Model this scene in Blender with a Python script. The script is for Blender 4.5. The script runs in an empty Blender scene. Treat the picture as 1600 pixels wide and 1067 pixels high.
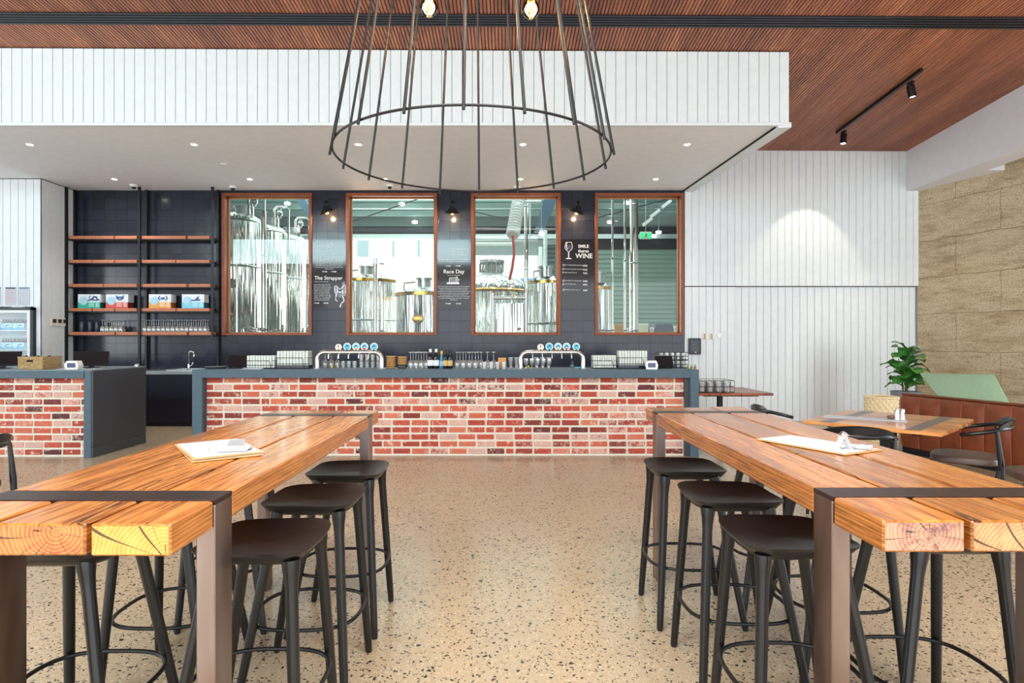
import bpy, math, random
from mathutils import Vector, Matrix, Euler
random.seed(7)
SC = bpy.context.scene
COL = SC.collection
pi = math.pi

# ---------------------------------------------------------------- camera, world, sun, exposure
F_PX, CX, CY, EYE = 950.0, 790.0, 532.0, 1.40
cam_d = bpy.data.cameras.new('camera'); cam = bpy.data.objects.new('camera', cam_d); COL.objects.link(cam)
cam.location = (0, 0, EYE); cam.rotation_euler = (pi/2, 0, 0)
cam_d.sensor_fit = 'HORIZONTAL'; cam_d.sensor_width = 36; cam_d.lens = F_PX*36/1600
cam_d.shift_x = (800-CX)/1600; cam_d.shift_y = (CY-533.5)/1600
cam_d.clip_start = 0.05; cam_d.clip_end = 300
SC.camera = cam
W = bpy.data.worlds.new('world'); SC.world = W; W.use_nodes = True
W.node_tree.nodes['Background'].inputs[0].default_value = (0.93, 0.97, 1.0, 1)
W.node_tree.nodes['Background'].inputs[1].default_value = 0.85
SC.view_settings.view_transform = 'Standard'; SC.view_settings.look = 'None'
SC.view_settings.gamma = 1; SC.view_settings.use_curve_mapping = False
SC.view_settings.exposure = 0.5
SC.cycles.transparent_max_bounces = 24; SC.cycles.max_bounces = 10; SC.cycles.sample_clamp_indirect = 6

def light(name, kind, loc, energy, color=(1,1,1), rot=(0,0,0), size=None, spot=None, blend=0.5, radius=0.05):
    d = bpy.data.lights.new(name, kind); d.energy = energy; d.color = color
    if kind == 'AREA': d.shape = 'RECTANGLE'; d.size, d.size_y = size
    elif kind == 'SUN': d.angle = math.radians(2)
    else: d.shadow_soft_size = radius
    if kind == 'SPOT': d.spot_size = math.radians(spot); d.spot_blend = blend
    o = bpy.data.objects.new(name, d); COL.objects.link(o); o.location = loc; o.rotation_euler = rot
    return o
def R(*a): return tuple(math.radians(x) for x in a)
light('sun', 'SUN', (0, -5, 30), 3.4, (1.0, 0.93, 0.82), R(42, 0, 8))
# daylight through the glazed street front behind the camera: high strip window and the doors below it
light('clerestory_daylight', 'AREA', (-6.15, -2.4, 4.88), 330, (0.68, 0.95, 1.0), R(90, 0, 0), (9.7, 0.95))
light('glazed_front_daylight', 'AREA', (0.5, -2.4, 1.9), 235, (0.90, 0.96, 1.0), R(90, 0, 0), (15, 3.6))
light('skylight_daylight', 'AREA', (0.2, 0.4, 5.78), 350, (1.0, 0.96, 0.89), (0, 0, 0), (5.4, 1.5))
light('side_fill', 'AREA', (9.2, 4.0, 2.2), 300, (0.88, 0.95, 1.0), R(98, 0, 62), (3.5, 4.0))  # added fill from the right, no window is modelled here

light('left_side_fill', 'AREA', (-13, 3.0, 2.0), 250, (0.86, 0.94, 1.0), R(103, 0, -82), (6, 4.2))  # added fill from the left, tilted up to brighten the soffit
light('roof_slot_daylight', 'AREA', (8.3, 7.0, 5.45), 130, (1.0, 0.97, 0.92), R(0, -12, 0), (0.9, 5.0))

# ---------------------------------------------------------------- helpers
def P(px, py, d):
    """the place at depth d in front of the camera that shows at that spot"""
    return Vector(((px-CX)*d/F_PX, d, EYE-(py-CY)*d/F_PX))
def lin(c):
    return tuple(((v/255)/12.92 if v/255 <= 0.04045 else ((v/255+0.055)/1.055)**2.4) for v in c)
class NT:
    def __init__(s, name):
        s.m = bpy.data.materials.new(name); s.m.use_nodes = True
        s.t = s.m.node_tree; s.n = s.t.nodes; s.b = s.n['Principled BSDF']; s.out = s.n['Material Output']
    def add(s, typ, **kw):
        n = s.n.new(typ)
        for k, v in kw.items():
            if k.startswith('_'): setattr(n, k[1:], v)
            else:
                key = int(k[1:]) if k[0] == 'i' and k[1:].isdigit() else k.replace('__', ' ')
                n.inputs[key].default_value = v
        return n
    def link(s, a, b): s.t.links.new(a, b)
    def set(s, **kw):
        for k, v in kw.items(): s.b.inputs[k.replace('__', ' ')].default_value = v
    def coord(s, scale=(1,1,1), which='Object'):
        tc = s.add('ShaderNodeTexCoord'); mp = s.add('ShaderNodeMapping'); mp.inputs['Scale'].default_value = scale
        s.link(tc.outputs[which], mp.inputs['Vector']); return mp.outputs[0]
    def noise(s, vec, scale, detail=4, rough=0.6, dist=0):
        n = s.add('ShaderNodeTexNoise', Scale=scale, Detail=detail, Roughness=rough, Distortion=dist); s.link(vec, n.inputs['Vector']); return n
    def ramp(s, fac, stops, interp='LINEAR'):
        r = s.add('ShaderNodeValToRGB'); r.color_ramp.interpolation = interp
        e = r.color_ramp.elements
        while len(e) < len(stops): e.new(0.5)
        for el, (p, c) in zip(e, stops):
            el.position = p; el.color = (*c, 1) if len(c) == 3 else c
        s.link(fac, r.inputs[0]); return r.outputs[0]
    def mix(s, fac, a, b, mode='MIX'):
        m = s.add('ShaderNodeMix', _data_type='RGBA', _blend_type=mode)
        for sock, v in ((m.inputs[0], fac), (m.inputs[6], a), (m.inputs[7], b)):
            if hasattr(v, 'links'): s.link(v, sock)
            elif isinstance(v, (int, float)): sock.default_value = v
            else: sock.default_value = (*v, 1)
        return m.outputs[2]
    def math(s, op, a, b=0.0, c=None):
        m = s.add('ShaderNodeMath', _operation=op)
        for i, v in enumerate((a, b) if c is None else (a, b, c)):
            if hasattr(v, 'links'): s.link(v, m.inputs[i])
            else: m.inputs[i].default_value = v
        return m.outputs[0]
    def bump(s, h, strength=0.3, dist=0.01):
        b = s.add('ShaderNodeBump', Strength=strength, Distance=dist); s.link(h, b.inputs['Height']); s.link(b.outputs[0], s.b.inputs['Normal']); return b
    def col(s, sock): s.link(sock, s.b.inputs['Base Color'])
def plain(name, rgb, rough=0.5, metal=0.0, noise=0.0, nscale=8, bump=0.0, spec=0.5, coat=0.0):
    t = NT(name); c = lin(rgb); t.set(Roughness=rough, Metallic=metal); t.b.inputs['Specular IOR Level'].default_value = spec
    if coat: t.b.inputs['Coat Weight'].default_value = coat; t.b.inputs['Coat Roughness'].default_value = 0.1
    v = t.coord(); n = t.noise(v, nscale)
    k = max(noise, 0.03)
    t.col(t.ramp(n.outputs[0], [(0.3, tuple(x*(1-k) for x in c)), (0.7, tuple(min(1, x*(1+k)) for x in c))]))
    if bump: t.bump(n.outputs[0], bump, 0.01)
    return t.m
def emit(name, rgb, strength):
    t = NT(name); t.set(Roughness=0.4); t.b.inputs['Base Color'].default_value = (*rgb, 1)
    t.b.inputs['Emission Color'].default_value = (*rgb, 1); t.b.inputs['Emission Strength'].default_value = strength
    return t.m
def thin_glass(name, tint=(1,1,1), ior=1.5, rough=0.0, extra=0.0, scatter=0.0):
    t = NT(name); t.n.remove(t.b)
    tr = t.add('ShaderNodeBsdfTransparent'); tr.inputs[0].default_value = (*tint, 1)
    gl = t.add('ShaderNodeBsdfGlossy'); gl.inputs['Roughness'].default_value = rough
    fr = t.add('ShaderNodeFresnel', IOR=ior); mx = t.add('ShaderNodeMixShader')
    f = fr.outputs[0]
    if extra: f = t.math('ADD', f, extra)
    t.link(f, mx.inputs[0]); t.link(tr.outputs[0], mx.inputs[1]); t.link(gl.outputs[0], mx.inputs[2]); last = mx.outputs[0]
    if scatter:
        df = t.add('ShaderNodeBsdfDiffuse'); df.inputs[0].default_value = (.9,.94,.94,1); m2 = t.add('ShaderNodeMixShader'); m2.inputs[0].default_value = scatter
        t.link(last, m2.inputs[1]); t.link(df.outputs[0], m2.inputs[2]); last = m2.outputs[0]
    t.link(last, t.out.inputs[0])
    return t.m

# ---------------------------------------------------------------- materials
def m_terrazzo():
    t = NT('ground concrete with dark chips'); v = t.coord()
    big = t.noise(v, 0.7, 3).outputs[0]; fine = t.noise(v, 60, 3).outputs[0]
    base = t.mix(big, lin((152,134,110)), lin((180,162,134)))
    base = t.mix(t.math('MULTIPLY', fine, 0.45), base, lin((206,192,164)))
    wv = t.noise(v, 30, 2); vv = t.mix(0.04, v, wv.outputs[1])
    def chips(scale, lo, hi):
        vo = t.add('ShaderNodeTexVoronoi', Scale=scale, Randomness=1.0); t.link(vv, vo.inputs['Vector'])
        sep = t.add('ShaderNodeSeparateColor'); t.link(vo.outputs['Color'], sep.inputs[0])
        inside = t.math('LESS_THAN', vo.outputs['Distance'], t.math('MULTIPLY_ADD', sep.outputs[1], 0.26, 0.17))
        pick = t.math('MULTIPLY', t.math('GREATER_THAN', sep.outputs[0], lo), t.math('LESS_THAN', sep.outputs[0], hi))
        return t.math('MULTIPLY', inside, pick)
    base = t.mix(t.math('MULTIPLY', chips(95, 0.0, 0.5), 0.45), base, lin((232,218,190)))
    base = t.mix(t.math('MULTIPLY', chips(120, 0.0, 0.42), 0.55), base, lin((150,118,84)))
    base = t.mix(chips(74, 0.60, 1.0), base, lin((26,25,25)))
    base = t.mix(chips(44, 0.80, 1.0), base, lin((30,28,28)))
    t.col(base); t.set(Roughness=0.24)
    t.b.inputs['Specular IOR Level'].default_value = 0.45
    return t.m
def m_planks(name, c_lo, c_mid, c_hi, rough=0.25, axis=1, coat=0.35, ring=30, crack=True):
    """wood whose year rings run along one axis, so the ends show rings and the faces show grain"""
    t = NT(name)
    tc = t.add('ShaderNodeTexCoord'); oi = t.add('ShaderNodeObjectInfo')
    off = t.add('ShaderNodeVectorMath', _operation='SCALE'); cmb = t.add('ShaderNodeCombineXYZ')
    r = oi.outputs['Random']
    t.link(t.math('MULTIPLY', r, 7.3), cmb.inputs[0]); t.link(t.math('MULTIPLY', r, 31.7), cmb.inputs[1]); t.link(t.math('MULTIPLY', r, 3.1), cmb.inputs[2])
    add = t.add('ShaderNodeVectorMath', _operation='ADD'); t.link(tc.outputs['Object'], add.inputs[0]); t.link(cmb.outputs[0], add.inputs[1])
    s_long = [1, 1, 1]; s_long[axis] = 0.06
    mp = t.add('ShaderNodeMapping'); mp.inputs['Scale'].default_value = s_long; t.link(add.outputs[0], mp.inputs['Vector'])
    v = mp.outputs[0]
    warp = t.noise(v, 5, 3); vw = t.mix(0.16, v, warp.outputs[1])
    # distance from the pith axis -> rings
    sx = t.add('ShaderNodeSeparateXYZ'); t.link(tc.outputs['Object'], sx.inputs[0])
    a, b = [i for i in range(3) if i != axis]
    wsep = t.add('ShaderNodeSeparateColor'); t.link(warp.outputs[1], wsep.inputs[0])
    pa = t.math('ADD', sx.outputs[a], t.math('MULTIPLY_ADD', r, 0.24, -0.12)); pb = t.math('ADD', sx.outputs[b], t.math('MULTIPLY_ADD', wsep.outputs[1], 0.16, -0.02))
    pa = t.math('ADD', pa, t.math('MULTIPLY_ADD', wsep.outputs[0], 0.16, -0.08))
    rad = t.math('SQRT', t.math('ADD', t.math('MULTIPLY', pa, pa), t.math('MULTIPLY', pb, pb)))
    rings = t.math('MULTIPLY_ADD', t.math('SINE', t.math('MULTIPLY', rad, ring*2*pi)), 0.5, 0.5)
    fine = t.noise(v, 90, 4, 0.7).outputs[0]
    big = t.noise(v, 3.0, 2).outputs[0]
    f = t.math('ADD', t.math('MULTIPLY', rings, 0.10), t.math('ADD', t.math('MULTIPLY', fine, 0.50), t.math('MULTIPLY', big, 0.55)))
    base = t.ramp(f, [(0.40, c_lo), (0.58, c_mid), (0.76, c_hi)])
    var = t.math('MULTIPLY_ADD', r, 0.4, 0.8); hs = t.add('ShaderNodeHueSaturation'); t.link(base, hs.inputs['Color']); t.link(var, hs.inputs['Value']); base = hs.outputs[0]
    if crack:
        cv = t.add('ShaderNodeMapping'); sc = [1, 1, 1]; sc[axis] = 0.14; cv.inputs['Scale'].default_value = sc; t.link(add.outputs[0], cv.inputs['Vector'])
        cn = t.noise(cv.outputs[0], 4.2, 3, 0.55)
        line = t.math('ABSOLUTE', t.math('SUBTRACT', cn.outputs[0], 0.5))
        gate = t.noise(cv.outputs[0], 2.1, 1).outputs[0]
        k = t.math('MULTIPLY', t.math('LESS_THAN', line, 0.0035), t.math('GREATER_THAN', gate, 0.5))
        base = t.mix(t.math('MULTIPLY', k, 0.85), base, lin((40,20,10)))
        kn = t.add('ShaderNodeTexVoronoi', Scale=2.6); t.link(cv.outputs[0], kn.inputs['Vector'])
        kk = t.ramp(kn.outputs['Distance'], [(0.03, (1,1,1)), (0.10, (0,0,0))])
        base = t.mix(t.math('MULTIPLY', kk, 0.7), base, lin((70,34,14)))
    t.col(base); t.set(Roughness=rough); t.b.inputs['Coat Weight'].default_value = coat; t.b.inputs['Coat Roughness'].default_value = 0.12
    t.bump(fine, 0.08, 0.004)
    return t.m
def m_end(name, c1, c2, px_, pz, stain=0.0):
    """sawn plank end: year rings round a pith, radial checks"""
    t = NT(name); v = t.coord(); sx = t.add('ShaderNodeSeparateXYZ'); t.link(v, sx.inputs[0]); w = t.noise(v, 9, 3).outputs[0]
    dx = t.math('SUBTRACT', sx.outputs[0], px_); dz = t.math('SUBTRACT', sx.outputs[2], pz)
    rad = t.math('SQRT', t.math('ADD', t.math('MULTIPLY', dx, dx), t.math('MULTIPLY', t.math('MULTIPLY', dz, dz), 1.3)))
    rad = t.math('ADD', rad, t.math('MULTIPLY', w, 0.03))
    rings = t.math('MULTIPLY_ADD', t.math('SINE', t.math('MULTIPLY', rad, 620)), 0.5, 0.5)
    big = t.noise(v, 14, 4, 0.7).outputs[0]
    base = t.ramp(t.math('ADD', t.math('MULTIPLY', rings, 0.25), t.math('MULTIPLY', big, 0.75)), [(0.3, c2), (0.62, c1)])
    if stain: base = t.mix(t.math('MULTIPLY', t.ramp(t.noise(v, 22, 5, 0.8).outputs[0], [(0.5, (0,0,0)), (0.6, (1,1,1))]), stain), base, lin((86,56,64)))
    ang = t.math('ARCTAN2', dz, dx); cn = t.add('ShaderNodeCombineXYZ'); t.link(ang, cn.inputs[0]); t.link(t.math('MULTIPLY', rad, 1.2), cn.inputs[1])
    k = t.noise(cn.outputs[0], 1.7, 1, 0.4); crack = t.math('MULTIPLY', t.math('GREATER_THAN', rad, 0.022), t.math('LESS_THAN', t.math('ABSOLUTE', t.math('SUBTRACT', k.outputs[0], 0.5)), 0.008))
    base = t.mix(t.math('MULTIPLY', crack, 0.9), base, lin((36,22,14)))
    t.col(base); t.set(Roughness=0.4); t.b.inputs['Coat Weight'].default_value = 0.25; return t.m
def m_brick():
    t = NT('recycled red brick'); at = t.add('ShaderNodeAttribute', _attribute_name='tone')
    v = t.coord()
    sep = t.add('ShaderNodeSeparateColor'); t.link(at.outputs['Color'], sep.inputs[0])
    base = t.ramp(sep.outputs[0], [(0.0, lin((84,44,46))), (0.16, lin((142,58,48))), (0.55, lin((176,70,56))), (0.8, lin((194,88,66))), (1.0, lin((206,120,92)))])
    n1 = t.noise(v, 26, 5, 0.75); n2 = t.noise(v, 90, 3)
    wash = t.math('ADD', t.math('SUBTRACT', n1.outputs[0], 0.86), t.math('MULTIPLY', sep.outputs[1], 0.62))
    wash = t.ramp(wash, [(0.0, (0,0,0)), (0.14, (1,1,1))])
    base = t.mix(t.math('MULTIPLY', wash, 0.85), base, lin((214,178,166)))
    base = t.mix(t.math('MULTIPLY', t.ramp(n2.outputs[0], [(0.6, (0,0,0)), (0.7, (1,1,1))]), 0.35), base, lin((90,40,36)))
    n3 = t.noise(v, 14, 5, 0.8); base = t.mix(t.ramp(n3.outputs[0], [(0.56, (0,0,0)), (0.64, (0.8,0.8,0.8))]), base, lin((216,198,182)))
    t.col(base); t.set(Roughness=0.85); t.bump(n1.outputs[0], 0.5, 0.006)
    return t.m
def m_tile():
    t = NT('slate blue glazed tile'); tc = t.add('ShaderNodeTexCoord'); sx = t.add('ShaderNodeSeparateXYZ'); t.link(tc.outputs['Object'], sx.inputs[0])
    c = t.add('ShaderNodeCombineXYZ'); t.link(sx.outputs[0], c.inputs[0]); t.link(sx.outputs[2], c.inputs[1])
    br = t.add('ShaderNodeTexBrick', _offset=0.0, _squash=1.0, Scale=1.0)
    br.inputs['Color1'].default_value = (*lin((31,34,47)), 1); br.inputs['Color2'].default_value = (*lin((40,44,60)), 1); br.inputs['Mortar'].default_value = (*lin((24,25,34)), 1)
    br.inputs['Mortar Size'].default_value = 0.0035; br.inputs['Mortar Smooth'].default_value = 0.3; br.inputs['Brick Width'].default_value = 0.1936; br.inputs['Row Height'].default_value = 0.1936
    t.link(c.outputs[0], br.inputs['Vector']); t.col(br.outputs[0]); t.set(Roughness=0.16)
    vo = t.add('ShaderNodeVectorMath', _operation='SNAP'); vo.inputs[1].default_value = (0.1936, 0.1936, 1); t.link(c.outputs[0], vo.inputs[0])
    nz = t.noise(c.outputs[0], 3, 2)
    h = t.math('ADD', t.math('MULTIPLY', br.outputs['Fac'], -1.0), t.math('MULTIPLY', nz.outputs[0], 0.6))
    t.bump(h, 0.45, 0.006)
    return t.m
def m_rammed():
    t = NT('rammed earth'); v = t.coord()
    br = t.add('ShaderNodeTexBrick', _offset=0.5, Scale=1.0); br.inputs['Color1'].default_value = (0,0,0,1); br.inputs['Color2'].default_value = (0.25,0.25,0.25,1); br.inputs['Mortar'].default_value = (1,1,1,1)
    br.inputs['Mortar Size'].default_value = 0.005; br.inputs['Mortar Smooth'].default_value = 0.6; br.inputs['Brick Width'].default_value = 1.25; br.inputs['Row Height'].default_value = 0.585
    sx = t.add('ShaderNodeSeparateXYZ'); t.link(v, sx.inputs[0]); c = t.add('ShaderNodeCombineXYZ')
    t.link(sx.outputs[0], c.inputs[0]); t.link(sx.outputs[2], c.inputs[1])
    wob = t.noise(v, 3.0, 4); cc = t.mix(0.07, c.outputs[0], wob.outputs[1]); t.link(cc, br.inputs['Vector'])
    mp = t.add('ShaderNodeMapping'); mp.inputs['Scale'].default_value = (0.55, 0.55, 2.4); t.link(v, mp.inputs[0])
    lay = t.noise(mp.outputs[0], 2.2, 10, 0.78, 0.2); grain = t.noise(v, 42, 6, 0.85); blot = t.noise(v, 0.8, 3)
    base = t.ramp(lay.outputs[0], [(0.34, lin((158,136,108))), (0.46, lin((202,182,150))), (0.56, lin((226,210,180))), (0.68, lin((192,170,138)))])
    base = t.mix(t.math('MULTIPLY', blot.outputs[0], 0.5), base, lin((212,190,154)))
    base = t.mix(t.ramp(grain.outputs[0], [(0.38, (0.8,0.8,0.8)), (0.50, (0,0,0))]), base, lin((128,100,74)))
    pit = t.noise(mp.outputs[0], 14, 6, 0.85); base = t.mix(t.ramp(pit.outputs[0], [(0.36, (1,1,1)), (0.43, (0,0,0))]), base, lin((92,70,50)))
    base = t.mix(t.math('MULTIPLY', br.outputs['Fac'], 0.45), base, lin((112,86,62)))
    t.col(base); t.set(Roughness=0.97); t.b.inputs['Specular IOR Level'].default_value = 0.1
    h = t.math('ADD', t.math('MULTIPLY', br.outputs['Fac'], -1.2), t.math('ADD', t.math('MULTIPLY', lay.outputs[0], 1.2), t.math('MULTIPLY', grain.outputs[0], 0.5)))
    t.bump(h, 0.8, 0.03); return t.m
def m_tank():
    t = NT('streaky stainless tank'); mp = t.coord((1, 1, 0.03)); n = t.noise(mp, 5.5, 3, 0.6); n2 = t.noise(mp, 2.0, 1)
    t.b.inputs['Base Color'].default_value = (*lin((214,220,216)), 1); t.set(Roughness=0.1, Metallic=1.0)
    t.bump(t.math('ADD', n.outputs[0], t.math('MULTIPLY', n2.outputs[0], 1.5)), 1.0, 0.14); return t.m
def m_weave(name, a, b, sc=60):
    t = NT(name); v = t.coord()
    w1 = t.add('ShaderNodeTexWave', _bands_direction='Z', Scale=sc, Distortion=1.5); w1.inputs['Detail Scale'].default_value = 3; t.link(v, w1.inputs[0])
    n = t.noise(v, sc*1.6, 3); f = t.math('MULTIPLY_ADD', w1.outputs[1], 0.5, t.math('MULTIPLY', n.outputs[0], 0.6))
    t.col(t.ramp(f, [(0.3, a), (0.7, b)])); t.set(Roughness=0.8); t.bump(f, 0.7, 0.006); return t.m
def m_rawsteel():
    t = NT('waxed raw steel'); v = t.coord((1, 1, .3)); n = t.noise(v, 4.0, 3, 0.5, 0.3).outputs[0]
    t.col(t.ramp(n, [(0.3, lin((104,80,72))), (0.5, lin((142,124,118))), (0.7, lin((172,162,160)))])); t.set(Metallic=0.92)
    t.link(t.math('MULTIPLY_ADD', n, 0.3, 0.18), t.b.inputs['Roughness']); return t.m
def m_seagrass():
    t = NT('seagrass weave'); v = t.coord(); sx = t.add('ShaderNodeSeparateXYZ'); t.link(v, sx.inputs[0]); c = t.add('ShaderNodeCombineXYZ')
    t.link(t.math('ADD', sx.outputs[0], sx.outputs[1]), c.inputs[0]); t.link(sx.outputs[2], c.inputs[1])
    br = t.add('ShaderNodeTexBrick', _offset=0.5, Scale=1.0); br.inputs['Color1'].default_value = (*lin((222,194,140)), 1); br.inputs['Color2'].default_value = (*lin((186,152,100)), 1); br.inputs['Mortar'].default_value = (*lin((92,66,38)), 1)
    br.inputs['Mortar Size'].default_value = 0.0022; br.inputs['Mortar Smooth'].default_value = 1.0; br.inputs['Brick Width'].default_value = 0.024; br.inputs['Row Height'].default_value = 0.011
    t.link(c.outputs[0], br.inputs['Vector']); t.col(br.outputs[0]); t.set(Roughness=0.85); t.bump(t.math('MULTIPLY', br.outputs['Fac'], -1.0), 1.0, 0.006); return t.m
def m_outdoor_leaf(): return plain('far foliage', (70,100,58), 0.9, noise=0.4, nscale=3)
def m_corrugated(name, rgb, rough=0.4, metal=0.4):
    return plain(name, rgb, rough, metal)

MT = dict(
    terrazzo=m_terrazzo(), brick=m_brick(), tile=m_tile(), rammed=m_rammed(),
    mortar=plain('lime mortar', (222,214,198), 0.95, noise=0.08, nscale=30, bump=0.3),
    board=plain('white painted boards', (222,228,231), 0.45, noise=0.015),
    board_grey=plain('board backing', (120,122,128), 0.9),
    plaster=plain('off white plaster', (240,240,243), 0.8, noise=0.02),
    beam_white=plain('painted beam', (222,220,225), 0.7, noise=0.02),
    ceil=m_planks('red brown ceiling slats', lin((112,62,44)), lin((148,88,62)), lin((190,124,88)), 0.42, 1, 0.0, 20, False),
    gap=plain('dark gap', (30,16,12), 0.9), groove=plain('shaded groove brown', (84,44,32), 0.9), black=plain('black metal', (24,24,27), 0.38, 0.3, spec=0.5),
    slot=plain('black aluminium slot', (38,36,44), 0.35, 0.4),
    timber=m_planks('oiled hardwood', lin((88,46,18)), lin((170,104,44)), lin((206,146,78)), 0.27, 1, 0.28, 90),
    timber_dark=m_planks('reddish timber', lin((110,54,24)), lin((146,74,36)), lin((172,96,52)), 0.35, 0, 0.2, 20, False),
    cafe_wood=m_planks('cafe table timber', lin((150,86,40)), lin((196,128,66)), lin((220,160,98)), 0.3, 1, 0.35),
    frame_wood=plain('window frame timber', (134,68,36), 0.38, noise=0.18, nscale=9),
    shelf_wood=plain('shelf timber', (186,112,78), 0.5, noise=0.12, nscale=20),
    steel_dark=m_rawsteel(),
    slate=plain('slate blue paint', (70,92,106), 0.5, noise=0.08, nscale=12),
    slate_shaded=plain('charcoal panel', (66,68,74), 0.45, noise=0.03),  # slate paint again, darkened to put the shade of the side into its colour
    navy=plain('dark navy cabinet', (30,31,44), 0.3),
    stool=plain('black stained timber', (9,11,17), 0.3, noise=0.12, nscale=14, spec=0.6),
    stool_seat=plain('black seat lacquer', (21,19,22), 0.3, noise=0.12, nscale=10, spec=0.6),
    tank=m_tank(), steel=plain('stainless steel', (205,210,210), 0.14, 1.0), steel_rough=plain('brushed steel', (190,196,198), 0.32, 1.0),
    chrome=plain('chrome', (225,225,222), 0.08, 1.0), brass=plain('brass', (190,150,70), 0.25, 1.0),
    glass=thin_glass('window glass', (0.97,0.99,0.98), 1.36), tumbler=thin_glass('drinking glass', (0.97,0.98,0.98), 1.5, 0.16, 0.26, 0.13),
    bulb_glass=thin_glass('amber bulb glass', (1.0,0.76,0.40), 1.5, 0.0, 0.05),
    filament=emit('glowing filament', (1.0,0.48,0.12), 5.5), clip=plain('clip steel', (206,210,216), .42, .45), strap=plain('dark waxed steel strap', (78,60,56), 0.36, 0.8, noise=0.3, nscale=6), lamp_glow=emit('lamp glow', (1.0,0.46,0.10), 2.6), down_glow=emit('downlight glow', (1.0,0.93,0.82), 22),
    white=plain('white plastic', (235,236,236), 0.4), paper=plain('white paper', (192,197,206), 0.8), plastic=plain('black plastic', (22,22,28), 0.28),
    screen=plain('dark screen', (28,34,46), 0.12), ribbed=plain('milky plastic', (214,220,214), 0.45, noise=0.05, nscale=20),
    leather=plain('tan leather', (126,64,38), 0.38, noise=0.22, nscale=7, bump=0.1), leather_seam=plain('leather piping', (176,88,52), 0.45),
    seat_brown=plain('brown seat leather', (88,66,58), 0.4, noise=0.1),
    green=plain('sage green fabric', (164,198,164), 0.9, noise=0.05, nscale=25, bump=0.1),
    leaf=plain('fig leaf green', (74,138,60), 0.32, noise=0.35, nscale=9, spec=0.6), stem=plain('brown stem', (92,70,48), 0.8),
    pot=plain('grey pot', (132,138,146), 0.7, noise=0.05), wicker=plain('pale wicker', (222,202,162), 0.8, noise=0.1, nscale=60),
    seagrass=m_seagrass(),
    chalk=plain('chalk white', (238,238,236), 0.9), board_black=plain('glossy blackboard', (30,30,37), 0.07, spec=0.5),
    terra=plain('terracotta red', (202,64,44), 0.7),
)
def C_(rgb, rough=0.5): 
    k = 'paint %d %d %d' % rgb
    if k not in MT: MT[k] = plain(k, rgb, rough)
    return MT[k]

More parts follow.
